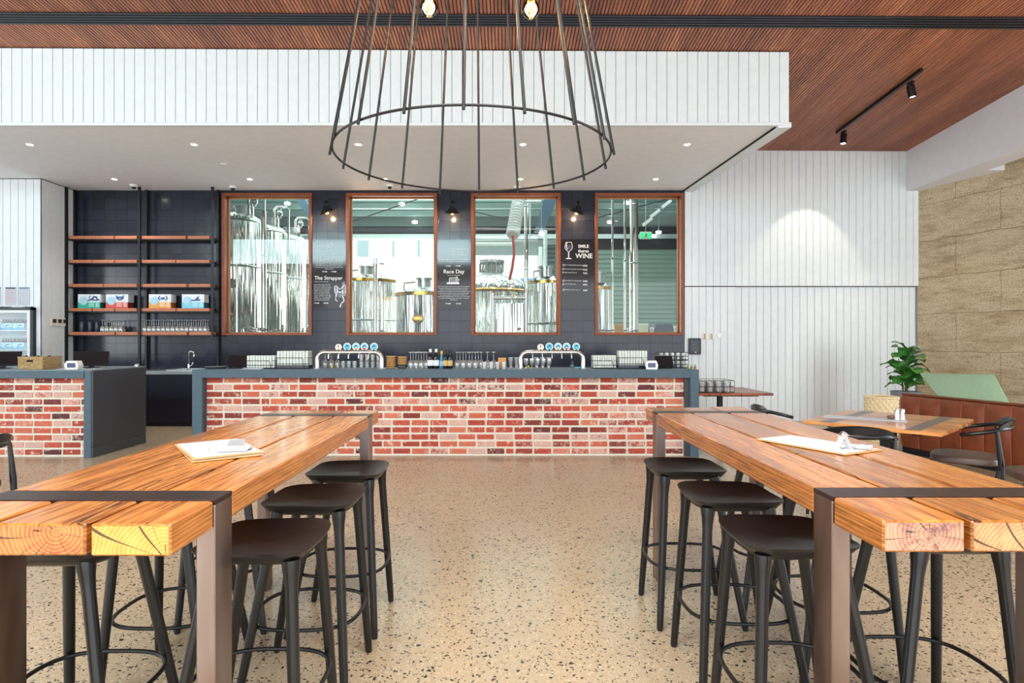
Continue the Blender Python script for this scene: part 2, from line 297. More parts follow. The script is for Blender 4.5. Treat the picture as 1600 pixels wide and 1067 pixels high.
# ---------------------------------------------------------------- mesh building
class B:
    def __init__(s): s.v = []; s.f = []; s.mi = []; s.sm = []; s.tone = []; s.T = Matrix.Identity(4); s.m = 0; s.s = False; s.t = (0,0,0)
    def add(s, vs, fs):
        o = len(s.v); s.v += [tuple(s.T @ Vector(p)) for p in vs]
        for f in fs: s.f.append(tuple(i+o for i in f)); s.mi.append(s.m); s.sm.append(s.s); s.tone.append(s.t)
        return s
    def box(s, x0, x1, y0, y1, z0, z1, ch=0.0):
        if ch <= 0:
            return s.add([(x0,y0,z0),(x1,y0,z0),(x1,y1,z0),(x0,y1,z0),(x0,y0,z1),(x1,y0,z1),(x1,y1,z1),(x0,y1,z1)],
                  [(0,3,2,1),(4,5,6,7),(0,1,5,4),(1,2,6,5),(2,3,7,6),(3,0,4,7)])
        import itertools
        c = ch; vs = []; idx = {}
        lo = (x0,y0,z0); hi = (x1,y1,z1)
        for sg in itertools.product((0,1), repeat=3):
            for ax in range(3):
                p = [hi[i] if sg[i] else lo[i] for i in range(3)]
                for i in range(3):
                    if i != ax: p[i] += -c if sg[i] else c
                idx[(sg, ax)] = len(vs); vs.append(tuple(p))
        fs = []
        for ax in range(3):
            a, b = (ax+1) % 3, (ax+2) % 3
            for sd in (0, 1):
                q = []
                for (u, w) in ((0,0),(1,0),(1,1),(0,1)):
                    g = [0,0,0]; g[ax] = sd; g[a] = u; g[b] = w; q.append(idx[(tuple(g), ax)])
                fs.append(tuple(q) if sd else tuple(reversed(q)))
        for ax in range(3):   # edges along ax
            a, b = (ax+1) % 3, (ax+2) % 3
            for u in (0,1):
                for w in (0,1):
                    g0 = [0,0,0]; g1 = [0,0,0]; g0[a]=g1[a]=u; g0[b]=g1[b]=w; g1[ax]=1
                    q = [idx[(tuple(g0),a)], idx[(tuple(g1),a)], idx[(tuple(g1),b)], idx[(tuple(g0),b)]]
                    if (u ^ w): q.reverse()
                    fs.append(tuple(q))
        for sg in itertools.product((0,1), repeat=3):
            q = [idx[(sg,0)], idx[(sg,1)], idx[(sg,2)]]
            if (sum(sg) % 2) == 0: q.reverse()
            fs.append(tuple(q))
        return s.add(vs, fs)
    def lathe(s, prof, c=(0,0,0), n=24, cap=True, rx=1.0, ry=1.0):
        vs = []; fs = []; k = len(prof)
        for r, z in prof:
            for i in range(n):
                a = 2*pi*i/n; vs.append((c[0]+r*rx*math.cos(a), c[1]+r*ry*math.sin(a), c[2]+z))
        for j in range(k-1):
            for i in range(n):
                a, b = j*n+i, j*n+(i+1) % n; fs.append((a, b, b+n, a+n))
        if cap:
            if prof[0][0] > 1e-6: fs.append(tuple(reversed(range(n))))
            if prof[-1][0] > 1e-6: fs.append(tuple((k-1)*n+i for i in range(n)))
        return s.add(vs, fs)
    def tube(s, pts, r, n=10, closed=False, cap=True):
        pts = [Vector(p) for p in pts]; k = len(pts); rr = r if isinstance(r, (list, tuple)) else [r]*k
        vs = []; fs = []; up = None
        for i, p in enumerate(pts):
            if closed: d = pts[(i+1) % k]-pts[i-1]
            else: d = pts[min(i+1, k-1)]-pts[max(i-1, 0)]
            d.normalize()
            if up is None: up = Vector((0,0,1)) if abs(d.z) < 0.9 else Vector((1,0,0))
            x = d.cross(up); x.normalize(); y = x.cross(d); y.normalize(); up = y
            for j in range(n):
                a = 2*pi*j/n; vs.append(tuple(p+(x*math.cos(a)+y*math.sin(a))*rr[i]))
        m = k if closed else k-1
        for i in range(m):
            for j in range(n):
                a = i*n+j; b = i*n+(j+1) % n; c = ((i+1) % k)*n+(j+1) % n; d2 = ((i+1) % k)*n+j
                fs.append((a, d2, c, b))
        if cap and not closed: fs.append(tuple(range(n))); fs.append(tuple(reversed([(k-1)*n+j for j in range(n)])))
        return s.add(vs, fs)
    def cyl(s, a, b, r, r2=None, n=14): return s.tube([a, b], [r, r if r2 is None else r2], n)
    def sphere(s, c, r, n=16, m=10, sz=1.0):
        return s.lathe([(max(1e-7, r*math.sin(pi*j/m)), -r*sz*math.cos(pi*j/m)) for j in range(m+1)], c, n, cap=False)
    def prism(s, poly, y0, y1):
        """poly of (x,z) extruded in y"""
        k = len(poly); vs = [(x, y0, z) for x, z in poly]+[(x, y1, z) for x, z in poly]
        fs = [tuple(range(k)), tuple(reversed(range(k, 2*k)))]+[(i, i+k, (i+1) % k+k, (i+1) % k) for i in range(k)]
        return s.add(vs, fs)
    def slab(s, poly, z0, z1):
        k = len(poly); vs = [(x, y, z0) for x, y in poly]+[(x, y, z1) for x, y in poly]
        fs = [tuple(reversed(range(k))), tuple(range(k, 2*k))]+[(i, (i+1) % k, (i+1) % k+k, i+k) for i in range(k)]
        return s.add(vs, fs)
    def build(s, name, mats, parent=None, world=False, bevel=0.0, seg=2, subsurf=0, tone=False):
        me = bpy.data.meshes.new(name); vs = s.v
        if world and parent is not None:
            L = wloc(parent); vs = [(a-L.x, b-L.y, c-L.z) for a, b, c in vs]
        me.from_pydata(vs, [], s.f)
        for m in (mats if isinstance(mats, (list, tuple)) else [mats]): me.materials.append(m)
        me.polygons.foreach_set('material_index', s.mi); me.polygons.foreach_set('use_smooth', s.sm)
        if tone:
            at = me.attributes.new('tone', 'FLOAT_COLOR', 'FACE')
            at.data.foreach_set('color', [c for t in s.tone for c in (*t, 1)])
        me.update()
        if any(s.sm): me.set_sharp_from_angle(angle=math.radians(38))
        o = bpy.data.objects.new(name, me); COL.objects.link(o)
        if parent is not None: o.parent = parent
        if bevel: md = o.modifiers.new('bevel', 'BEVEL'); md.width = bevel; md.segments = seg; md.limit_method = 'ANGLE'
        if subsurf: md = o.modifiers.new('sub', 'SUBSURF'); md.levels = md.render_levels = subsurf
        return o
def wloc(o):
    L = Vector(o.location)
    while o.parent is not None: o = o.parent; L += Vector(o.location)
    return L
def sm(): b = B(); b.s = True; return b
def tag(o, label=None, cat=None, group=None, kind=None):
    if label: o['label'] = label
    if cat: o['category'] = cat
    if group: o['group'] = group
    if kind: o['kind'] = kind
    return o
def thing(name, label, cat, loc=(0,0,0), rz=0, group=None):
    o = bpy.data.objects.new(name, None); COL.objects.link(o); o.empty_display_size = 0.1
    o.location = loc; o.rotation_euler = (0, 0, rz)
    return tag(o, label, cat, group)
def struct(o): o['kind'] = 'structure'; return o
def dup(root, loc, rz=0, label=None, group=None):
    def rec(o, par):
        c = o.copy(); COL.objects.link(c); c.parent = par
        for ch in KIDS(o): rec(ch, c)
        return c
    r = rec(root, None); r.location = loc; r.rotation_euler = (0, 0, rz)
    if label: r['label'] = label
    if group: r['group'] = group
    return r
def KIDS(o): return [c for c in bpy.data.objects if c.parent == o]
ORD = ['first','second','third','fourth','fifth','sixth','seventh','eighth','ninth','tenth','eleventh','twelfth','thirteenth','fourteenth','fifteenth','sixteenth','seventeenth','eighteenth','nineteenth','twentieth','twenty-first','twenty-second']
def text_into(b, s, x, y, z, size, align='LEFT', bold=0.0):
    """writing on an upright face that looks towards -Y"""
    cu = bpy.data.curves.new('lettering', 'FONT'); cu.body = s; cu.size = size; cu.align_x = align; cu.offset = bold; cu.resolution_u = 2
    o = bpy.data.objects.new('lettering', cu); COL.objects.link(o)
    dg = bpy.context.evaluated_depsgraph_get(); me = bpy.data.meshes.new_from_object(o.evaluated_get(dg))
    b.add([(x+v.co.x, y, z+v.co.y) for v in me.vertices], [tuple(p.vertices) for p in me.polygons])
    bpy.data.objects.remove(o); bpy.data.curves.remove(cu); bpy.data.meshes.remove(me)
def stroke(b, pts, w, y, z0=0, x0=0):
    """a flat chalk line through (x,z) points"""
    for (ax, az), (bx, bz) in zip(pts, pts[1:]):
        d = Vector((bx-ax, bz-az)); L = d.length
        if L < 1e-6: continue
        d /= L; n = Vector((-d.y, d.x))*w/2; e = d*w*0.4
        q = [(ax-e.x+n.x, az-e.y+n.y), (ax-e.x-n.x, az-e.y-n.y), (bx+e.x-n.x, bz+e.y-n.y), (bx+e.x+n.x, bz+e.y+n.y)]
        b.add([(x0+u, y, z0+v) for u, v in q], [(0,1,2,3)])
# ================================================================ THE SETTING
YB = 10.57           # tiled back wall
ZS = EYE+2.61        # soffit over the bar
def ceil_z(x, y): return EYE+3.53-0.005*x-0.063*(y-7.38)

b = B(); b.box(-16, 10.5, -2.6, YB+0.2, -0.1, 0); struct(b.build('floor', MT['terrazzo']))

# slatted ceiling, slats run away from the street front
b = B(); b2 = B()
y0, y1 = -2.6, YB+0.02; pitch = 0.040; x = -12.0
while x < 7.0:
    w = pitch*0.84
    inhole = -2.56 < x+w/2 < 2.96
    for (ya, yb) in (((y0, -.35), (1.15, 6.66), (6.88, y1)) if inhole else ((y0, 6.66), (6.88, y1))):
        za, zb = ceil_z(x, ya), ceil_z(x, yb); za2, zb2 = ceil_z(x+w, ya), ceil_z(x+w, yb)
        c = 0.003
        b.add([(x,ya,za+.016),(x+c,ya,za),(x+w-c,ya,za2),(x+w,ya,za2+.016),(x,yb,zb+.016),(x+c,yb,zb),(x+w-c,yb,zb2),(x+w,yb,zb2+.016)],
              [(0,1,5,4),(1,2,6,5),(2,3,7,6)])
    x += pitch
b.m = 1
def cslab(x0, x1, ya, yb):
    b.add([(x, y, ceil_z(x, y)+dz) for dz in (.016, .12) for (x, y) in ((x0,ya),(x1,ya),(x1,yb),(x0,yb))], [(0,1,2,3),(7,6,5,4),(0,4,5,1),(1,5,6,2),(2,6,7,3),(3,7,4,0)])
cslab(-16, 10.5, y0, -.35); cslab(-16, 10.5, 1.15, y1); cslab(-16, -2.54, -.35, 1.15); cslab(2.94, 10.5, -.35, 1.15)
0 and b.add([(-16,y0,ceil_z(-16,y0)+.016),(10.5,y0,ceil_z(10.5,y0)+.016),(10.5,y1,ceil_z(10.5,y1)+.016),(-16,y1,ceil_z(-16,y1)+.016),
       (-16,y0,ceil_z(-16,y0)+.12),(10.5,y0,ceil_z(10.5,y0)+.12),(10.5,y1,ceil_z(10.5,y1)+.12),(-16,y1,ceil_z(-16,y1)+.12)], [(0,1,2,3),(7,6,5,4),(0,4,5,1),(1,5,6,2),(2,6,7,3),(3,7,4,0)])
ceiling = struct(b.build('ceiling', [MT['ceil'], MT['groove']]))
# unseen shaft added so the skylight stays out of the window reflections
b = B(); b.box(-2.60,-2.54,-.41,1.21,5.3,5.86); b.box(2.94,3.0,-.41,1.21,5.3,5.86); b.box(-2.54,2.94,-.41,-.35,5.35,5.86); b.box(-2.54,2.94,1.15,1.21,5.28,5.86); b.box(-2.6,3.0,-.41,1.21,5.86,5.9)
struct(b.build('trim_18', MT['plaster']))
# black linear slot in the ceiling
b = B()
def cbar(b, x0, x1, ya, yb, dz0, dz1):
    q = []
    for dz in (dz0, dz1):
        for (xx, yy) in ((x0,ya),(x1,ya),(x1,yb),(x0,yb)): q.append((xx, yy, ceil_z(xx, yy)+dz))
    b.add(q, [(0,3,2,1),(4,5,6,7),(0,1,5,4),(1,2,6,5),(2,3,7,6),(3,0,4,7)])
b.m = 1; cbar(b, -12, 6.97, 6.66, 6.88, 0.008, 0.03); b.m = 0
for i in range(5):
    ya = 6.66+i*0.0475; cbar(b, -12, 6.97, ya, ya+0.03, -0.012, 0.012)
struct(b.build('trim_1', [MT['slot'], MT['gap']]))
# faint cross joints of the ceiling panels
# ---- board cladding
def boards(b, x0, x1, z0, z1, y, w=0.1243, gap=0.006, t=0.014, face=0, ztop=None, zbot=None):
    """upright boards along x with their face at y, towards -y; backing behind"""
    x = x0
    while x < x1-0.01:
        xe = min(x+w-gap, x1); zt = z1 if ztop is None else ztop((x+xe)/2); zb = z0 if zbot is None else zbot((x+xe)/2)
        b.m = face; c = 0.003
        vs = [(x,y+t,zb),(x,y+c,zb),(x+c,y,zb),(xe-c,y,zb),(xe,y+c,zb),(xe,y+t,zb)]
        vs += [(a, bb, zt) for a, bb, _ in vs]
        b.add(vs, [(0,1,7,6),(1,2,8,7),(2,3,9,8),(3,4,10,9),(4,5,11,10),(0,6,11,5)] and [(6,7,1,0),(7,8,2,1),(8,9,3,2),(9,10,4,3),(10,11,5,4),(0,1,2,3,4,5),(11,10,9,8,7,6)])
        x += w
def boards_side(b, ya, yb, z0, z1, X, sgn=1, w=0.1243, gap=0.006, t=0.014):
    y = ya
    while y < yb-0.01:
        ye = min(y+w-gap, yb); b.m = 0
        b.box(min(X, X-sgn*t), max(X, X-sgn*t), y, ye, z0, z1, 0.003); y += w

# tiled back wall with four openings
WIN = [(-4.923, -3.360), (-2.770, -1.190), (-0.600, 0.957), (1.550, 3.090)]
WZ0, WZ1 = 1.492, 3.959
b = B(); xs = -7.48
for (wa, wb) in WIN: b.box(xs, wa, YB, YB+0.18, 0, ZS); xs = wb
b.box(xs, 3.11, YB, YB+0.18, 0, ZS)
for (wa, wb) in WIN: b.box(wa, wb, YB, YB+0.18, 0, WZ0); b.box(wa, wb, YB, YB+0.18, WZ1, ZS)
struct(b.build('wall_back', MT['tile']))
# four timber windows to the brewery
for i, (wa, wb) in enumerate(WIN):
    fw, fd = 0.052, 0.20
    root = bpy.data.objects.new('window_%d' % (i+1), None); COL.objects.link(root); root.location = ((wa+wb)/2, YB, WZ0); struct(root)
    b = B()
    for (x0_, x1_, z0_, z1_) in ((wa, wa+fw, WZ0, WZ1), (wb-fw, wb, WZ0, WZ1), (wa+fw, wb-fw, WZ0, WZ0+0.038), (wa+fw, wb-fw, WZ1-fw, WZ1)):
        b.box(x0_, x1_, YB-0.035, YB+fd, z0_, z1_, 0.004)
    b.build('window_frame', MT['frame_wood'], root, world=True)
    b = B()
    for (x0_, x1_, z0_, z1_) in ((wa+fw, wa+fw+.02, WZ0+.038, WZ1-fw), (wb-fw-.02, wb-fw, WZ0+.038, WZ1-fw), (wa+fw, wb-fw, WZ0+.038, WZ0+.055), (wa+fw, wb-fw, WZ1-fw-.02, WZ1-fw)):
        b.box(x0_, x1_, YB+0.10, YB+0.15, z0_, z1_)
    b.build('glazing_bead', C_((168,112,62)), root, world=True)
    b = B(); b.box(wa+fw, wb-fw, YB+0.120, YB+0.126, WZ0+.038, WZ1-fw); b.build('pane', MT['glass'], root, world=True)

# white boarded wall to the right of the tiles
ZR = 2.34
b = B(); b.m = 1; b.add([(3.11,YB+.014,ZR),(7.3,YB+.014,ZR),(7.3,YB+.014,5.0),(3.11,YB+.014,5.0)], [(0,1,2,3)])
b.box(3.11, 7.3, YB+.016, YB+0.18, ZR, 5.05); b.box(3.11, 3.98, YB+.016, YB+.18, 0, ZR); b.box(3.98, 7.3, YB+.10, YB+.18, 0, ZR)
boards(b, 3.115, 7.18, ZR+0.008, 5, YB, ztop=lambda x: ceil_z(x, YB)-0.012)
boards(b, 3.115, 3.99, 0.0, ZR-0.008, YB)
b.m = 1; b.box(3.98, 3.995, YB, YB+.1, 0, ZR-0.01)
b.m = 2; b.box(3.11, 7.18, YB+.001, YB+.014, ZR-0.008, ZR+0.008)
wr = struct(b.build('wall_back', [MT['board'], MT['board'], MT['gap']]))
# recessed sliding panel
b = B(); boards(b, 4.0, 7.16, 0.0, ZR-0.012, YB-0.004+0.06, w=0.1275); b.m = 1; b.box(4.0, 7.16, YB+.073, YB+.085, 0, ZR-.01)
# (its face sits behind the plane of the upper boards; a shallow soffit strip closes the top)
b.m = 0; b.box(3.995, 7.18, YB+0.0, YB+0.07, ZR-0.012, ZR-0.008)
struct(b.build('door_1', [MT['board'], MT['board_grey']]))

# left boarded wall: a face towards the room and a return towards the tiles
YL = 9.79; XL = -7.48
FH = 1.945
b = B(); boards(b, XL-0.1243*40+0.006, XL, 0, ZS-0.012, YL, zbot=lambda x: FH if -8.80 < x < XL-.06 else 0); b.m = 1; b.box(XL-5, XL-0.012, YL+.014, YL+.1, FH, ZS-.012); b.box(XL-5, -8.80, YL+.014, YL+.1, 0, FH); b.box(XL-.05, XL-.012, YL+.014, YL+.1, 0, FH); b.m = 2; b.box(XL-5, XL-0.01, YL+0.004, YL+.1, ZS-.012, ZS)
struct(b.build('wall_left', [MT['board'], MT['board_grey'], MT['gap']]))
b = B(); boards_side(b, YL+0.0, YB, 0, ZS-0.012, XL, 1); b.m = 1; b.box(XL-.03, XL-0.014, YL+.02, YB+.1, 0, ZS-.012); b.m = 2; b.box(XL-.1, XL-0.006, YL+.01, YB, ZS-.012, ZS)
struct(b.build('wall_left', [MT['board'], MT['board_grey'], MT['gap']]))

# bulkhead over the bar: boarded fascia, soffit and its edge trim
YF = 7.38; XE0, XE1 = 3.44, 3.235
b = B(); boards(b, -12+0.04, XE0, 0, 5, YF, ztop=lambda x: ceil_z(x, YF)-0.012, zbot=lambda x: ZS+0.03)
b.m = 1; b.add([(-12,YF+.014,ZS),(XE0-.002,YF+.014,ZS),(XE0-.002,YF+.014,ceil_z(3.4,YF)),(-12,YF+.014,ceil_z(-12,YF))], [(0,1,2,3)])
b.m = 0; b.add([(XE0-.002,YF+.002,ZS),(XE1,YB,ZS),(XE1,YB,ceil_z(3.3,YB)),(XE0-.002,YF+.002,ceil_z(3.4,YF)-.01)], [(0,1,2,3)])
b.m = 2; b.add([(-12,YF+.004,ceil_z(-12,YF)-.012),(XE0,YF+.004,ceil_z(3.44,YF)-.012),(XE0,YF+.004,ceil_z(3.44,YF)+.01),(-12,YF+.004,ceil_z(-12,YF)+.01)], [(0,1,2,3)])
struct(b.build('wall_bulkhead', [MT['board'], MT['board_grey'], MT['gap']]))
b = B(); b.add([(-12,YF+.03,ZS),(XE0-.03,YF+.03,ZS),(XE1-.03,YB,ZS),(-12,YB,ZS),(-12,YF+.03,ZS+.03),(XE0-.03,YF+.03,ZS+.03),(XE1-.03,YB,ZS+.03),(-12,YB,ZS+.03)],
    [(0,3,2,1),(4,5,6,7),(0,1,5,4),(1,2,6,5)])
struct(b.build('ceiling_soffit', MT['plaster']))
b = B()
b.box(-12, XE0+.02, YF-.02, YF+.035, ZS-.006, ZS+.032, 0.003)
b.slab([(XE0-.13,YF),(XE0+.02,YF-.02),(XE1+.02,YB),(XE1-.13,YB)], ZS-.03, ZS+.03)
b.m = 1; b.slab([(XE0-.155,YF+.05),(XE0-.13,YF+.05),(XE1-.13,YB),(XE1-.155,YB)], ZS-.012, ZS+.005)
struct(b.build('trim_2', [MT['board'], MT['gap']]))

# right: white downstand beam, rammed earth wall, strip of soffit between them
XB_ = 6.98
b = B(); q = []
for (xx) in (XB_, XB_+0.38):
    for (yy, z) in ((-2.6, ZS), (YB, ZS), (YB, ceil_z(XB_, YB)+.05), (-2.6, ceil_z(XB_, -2.6)+.05)): q.append((xx, yy, z-0.01))
b.add(q, [(0,3,2,1),(4,5,6,7),(0,1,5,4),(1,2,6,5),(2,3,7,6),(3,0,4,7)])
struct(b.build('wall_beam', MT['beam_white']))
def XRW(y): return 7.18+0.34*(YB-y)
b = B(); b.slab([(XB_+.38, 9.28), (XRW(9.28)+.05, 9.28), (XB_+.38, 10.04)], ZS-.01, ZS+.12)
struct(b.build('ceiling_strip', MT['beam_white']))
L = math.hypot(0.34*9, 9)
b = B(); b.box(0, L, 0, 0.35, 0, 5.6)
o = b.build('wall_right', MT['rammed']); o.location = (XRW(YB), YB, 0); o.rotation_euler = (0, 0, math.atan2(-9, 0.34*9)); struct(o)
# the box is laid with its face towards the room
o.data.transform(Matrix.Translation((-0.02, 0.0, 0)))

# street front behind the camera (glazed; the daylight lamps stand in its openings)
b = B(); b.box(-16, 10.5, -2.75, -2.6, 3.75, 4.38); b.box(-1.3, 10.5, -2.75, -2.6, 4.38, 5.6); b.box(-16, 10.5, -2.75, -2.6, 5.36, 5.7)
struct(b.build('wall_front', MT['plaster']))

# ---------------------------------------------------------------- downlights in the soffit, cameras, detector
dl = None
for r, (yy, row) in enumerate(((8.10, 'front'), (9.84, 'back'))):
    for i in range(5):
        xx = -6.34+2.19*i-(0.0 if r == 0 else -0.01)
        lab = 'recessed white downlight in the soffit, %s from the left in the %s row' % (ORD[i], row)
        if dl is None:
            dl = thing('downlight', lab, 'downlight', (xx, yy, ZS), group='downlights in the soffit')
            b = B(); b.lathe([(0.036,0.012),(0.036,-0.001),(0.058,-0.006),(0.062,0.0),(0.062,0.012)], n=24, cap=False); b.build('rim', MT['white'], dl)
            b = B(); b.lathe([(0.0,-0.002),(0.036,-0.002),(0.036,0.012),(0,0.012)], n=20, cap=False); b.build('lamp', MT['down_glow'], dl)
        else: dup(dl, (xx, yy, ZS), 0, lab)
        light('downlight_lamp', 'SPOT', (xx, yy, ZS-0.03), 42, (1.0, 0.95, 0.88), (0,0,0), spot=105, blend=0.8, radius=0.03)
sc = None
for (px, py, d, lab) in ((209, 295, 10.2, 'white dome camera above the shelves'), (609, 296, 10.2, 'white dome camera above the second window'), (808, 298, 10.3, 'white dome camera above the third window'), (364, 298, 10.3, 'white dome sensor above the first window')):
    p = P(px, py, d); p.z = ZS
    if sc is None:
        sc = thing('security_camera', lab, 'camera', p, group='dome cameras on the soffit')
        b = sm(); b.lathe([(0.06,0),(0.06,-0.025),(0.045,-0.035)], n=18); b.build('housing', MT['white'], sc)
        b = sm(); b.sphere((0,0,-0.035), 0.036, 14, 10); b.build('lens_dome', MT['plastic'], sc)
    else: dup(sc, p, 0, lab)
p = P(350, 257, 9.0); b = sm(); b.lathe([(0.05,0),(0.05,-0.01),(0.02,-0.02),(0,-0.02)], n=16, cap=False)
o = b.build('smoke_detector', MT['white']); o.location = (p.x, 9.0, ZS); tag(o, 'small flat white detector on the soffit left of centre', 'detector')

# ---------------------------------------------------------------- track lights
tr = thing('lighting_track', 'thin black ceiling track on the red brown slats at right', 'track', (5.31, 7.76, ceil_z(5.31, 7.76)))
b = B(); za, zb = ceil_z(5.3, 7.76)-.03, ceil_z(5.3, 9.75)-.03
b.add([(-.018,0,-.045),(.018,0,-.045),(.018,1.99,zb-za-.045),(-.018,1.99,zb-za-.045),(-.018,0,.0),(.018,0,.0),(.018,1.99,zb-za),(-.018,1.99,zb-za)], [(0,3,2,1),(4,5,6,7),(0,1,5,4),(1,2,6,5),(2,3,7,6),(3,0,4,7)])
b.build('rail', MT['black'], tr)
b = B(); b.box(-.02,.02,.1,.14,-.03,.03); b.box(-.02,.02,1.85,1.89,zb-za-.03,zb-za+.03); b.build('ceiling_clip', MT['black'], tr)
def spot(px, py, yy, lab, tilt, aim):
    p = Vector((5.31, yy, ceil_z(5.31, yy)-.078))
    t = thing('track_spotlight', lab, 'spotlight', p, group='spotlights on the ceiling track')
    b = B(); b.box(-.02,.02,-.05,.05,-.03,.0); b.cyl((0,0,-.03),(0,0,-.075),.012); b.build('bracket', MT['black'], t)
    rot = Euler(R(*tilt)).to_matrix().to_4x4(); c = Matrix.Translation((0,0,-.075)) @ rot
    b = sm(); b.T = c; b.lathe([(0.0,0.03),(0.045,0.03),(0.048,0.02),(0.048,-0.13),(0.04,-0.13),(0.036,-0.11),(0,-0.11)], n=20, cap=False); b.build('head', MT['black'], t)
    b = sm(); b.T = c; b.lathe([(0,-0.118),(0.037,-0.118),(0.037,-0.112)], n=18, cap=False); b.build('lamp', MT['down_glow'], t)
    light('track_lamp', 'SPOT', p+Vector((0.02, 0.06, -0.26)), aim[3], (1.0, 0.86, 0.68), (Vector(aim[:3])-p).to_track_quat('-Z', 'Y').to_euler(), spot=62, blend=0.25, radius=0.02)
spot(1317, 210, 9.55, 'black track spotlight at the far end of the track', (-4, 6, 0), (5.1, YB, 2.2, 45))
spot(1433, 131, 7.97, 'black track spotlight at the near end of the track', (-2, -10, 0), (6.6, 9.6, 1.0, 35))

# ---------------------------------------------------------------- items on the walls
t = thing('wall_speaker', 'black flat box on white boards beside the fourth window', 'speaker box', (P(1084.5, 533, YB).x, YB, 1.29))
b = B(); b.box(-.105,.105,-.05,-.001,-.13,.15,.006); b.build('housing', MT['plastic'], t)
b = B(); b.box(-.075,.075,-.056,-.05,-.10,.125,.004); b.build('grille', MT['screen'], t)
b = sm(); b.sphere((0.01,-.057,-.095), .012, 10, 8); b.build('indicator', MT['white'], t)
sw = None
for px, lab in ((1100.5, 'small beige switch plate next to the black wall box'), (1111.5, 'small beige switch plate between its twin and the oval plate')):
    p = P(px, 525.5, YB)
    if sw is None:
        sw = thing('switch_plate', lab, 'switch', p, group='switch plates right of the bar')
        b = B(); b.box(-.036,.036,-.012,-.001,-.058,.058,.004); b.build('plate', C_((222,212,196)), sw)
        b = B()
        for k in (-.03, 0, .03): b.box(-.012,.012,-.018,-.012,k-.008,k+.008)
        b.build('rocker', C_((96,84,72)), sw)
    else: dup(sw, p, 0, lab)
p = P(1123, 524, YB); b = sm(); b.T = Matrix.Rotation(pi/2, 4, 'X'); b.lathe([(0.042,0.001),(0.042,0.012),(0.036,0.02),(0,0.022)], n=22, cap=False, ry=1.45)
o = b.build('alarm_keypad', MT['white']); o.location = p; tag(o, 'white oval keypad on white boards, rightmost of the wall plates', 'keypad')
t = thing('light_switch', 'cream three gang control plate on the boarded return wall', 'switch panel', (XL, 10.18, P(86, 503, 10.15).z))
b = B(); b.box(.001,.016,-.19,.19,-.07,.07,.004); b.build('plate', C_((226,220,208)), t)
for k in (-.12, 0, .12): b = B(); b.box(.016,.021,k-.038,k+.038,-.015,.045); b.build('display', C_((52,48,44)), t)
for i, (x0_, x1_, hd) in enumerate(((-6, 2, (60,72,84)), (7.5, 26, (52,66,80)), (29, 47, (86,134,160)))):
    a, c = P(x0_, 448, YL), P(x1_, 477, YL)
    t = thing('notice_sheet', ['printed white notice at the left picture edge above the fridge', 'printed white notice with dark heading and red lines above the fridge', 'printed white notice with pale blue heading above the fridge'][i], 'notice', ((a.x+c.x)/2, YL, c.z), group='notices above the fridge')
    w, h = (c.x-a.x)/2, a.z-c.z
    b = B(); b.box(-w, w, -.004, -.001, 0, h); b.build('paper', MT['paper'], t)
    b = B(); b.box(-w*.8, w*.8, -.006, -.004, h-.035, h-.012)
    b.build('heading', C_(hd), t)
    b = B()
    for k in range(7): b.box(-w*.8, w*(.8 if k % 3 else .5), -.006, -.004, h*.78-k*.03, h*.78-k*.03+.006)
    b.build('text_lines', C_((206,120,124) if i == 1 else (190,196,204)), t)
# ================================================================ THE BREWERY BEHIND THE WINDOWS
YBR = 19.0; ZC = 5.35
tealm = plain('brewery roof metal', (120,168,164), 0.5, 0.1, noise=0.08, nscale=2)
lt = plain('galvanised steel', (228,242,240), 0.35, 0.5, noise=0.05)
dk = plain('dark brewery beam', (44,54,66), 0.5)
grey_w = plain('brewery wall sheet', (176,190,190), 0.6)
b = B(); b.box(-14, 9, YB+.2, YBR+.3, -.1, 0.0); struct(b.build('floor', plain('brewery floor', (150,150,145), 0.5)))
b = B(); b.box(-14, 9, YB+.2, YBR+.3, ZC, ZC+.15); struct(b.build('ceiling', tealm))
# purlins, one trim each
pu = None
for i, yy in enumerate((11.9, 13.1, 14.2, 15.14, 16.34, 17.49, 18.5)):
    if pu is None:
        b = B(); b.box(-11.5, 11.5, 0, .05, -.16, 0); b.box(-11.5, 11.5, -.05, .0, -.16, -.14); b.box(-11.5, 11.5, -.05, 0, -.02, 0)
        pu = struct(b.build('trim_3', lt))
        pu.location = (-2.5, yy, ZC)
    else:
        c = pu.copy(); COL.objects.link(c); c.location = (-2.5, yy, ZC); c.name = 'trim_%d' % (i+3)
b = B(); b.box(-14, 9, YBR-.12, YBR-.02, EYE+3.32, EYE+3.54); struct(b.build('trim_11', dk))
b = B(); b.box(-14, 9, YBR-.10, YBR-.02, EYE+3.17, EYE+3.31); struct(b.build('trim_12', lt))
# rear wall with two openings to the yard
b = B()
ox = [(-5.6, -1.75, 4.56), (-1.35, 1.0, 4.06)]
b.box(-14, ox[0][0], YBR, YBR+.15, 0, ZC); b.box(ox[0][1], ox[1][0], YBR, YBR+.15, 0, ZC); b.box(ox[1][1], 9, YBR, YBR+.15, 0, ZC)
for (a, c, h) in ox: b.box(a, c, YBR, YBR+.15, h, ZC)
for xx in (-14.1, 9):
    for q in range(5): b.box(xx, xx+.1, YB+.2+q*1.75, YB+1.2+q*1.75, 0, ZC+.1)  # gaps added in the unseen side walls to streak the tank reflections
    b.box(xx, xx+.1, YB+.2, YBR+.2, 4.3, ZC+.1)
struct(b.build('wall_brewery', grey_w))
b = B(); b.box(-14, 9, YB+.2, YB+.21, ZS, ZC); struct(b.build('wall_back', dk))
b = B(); b.box(2.6, 9, YBR-.16, YBR-.10, EYE+2.82, EYE+3.16); struct(b.build('trim_13', plain('door drum housing', (40,40,50), 0.6)))
b = B(); xx = -13.0
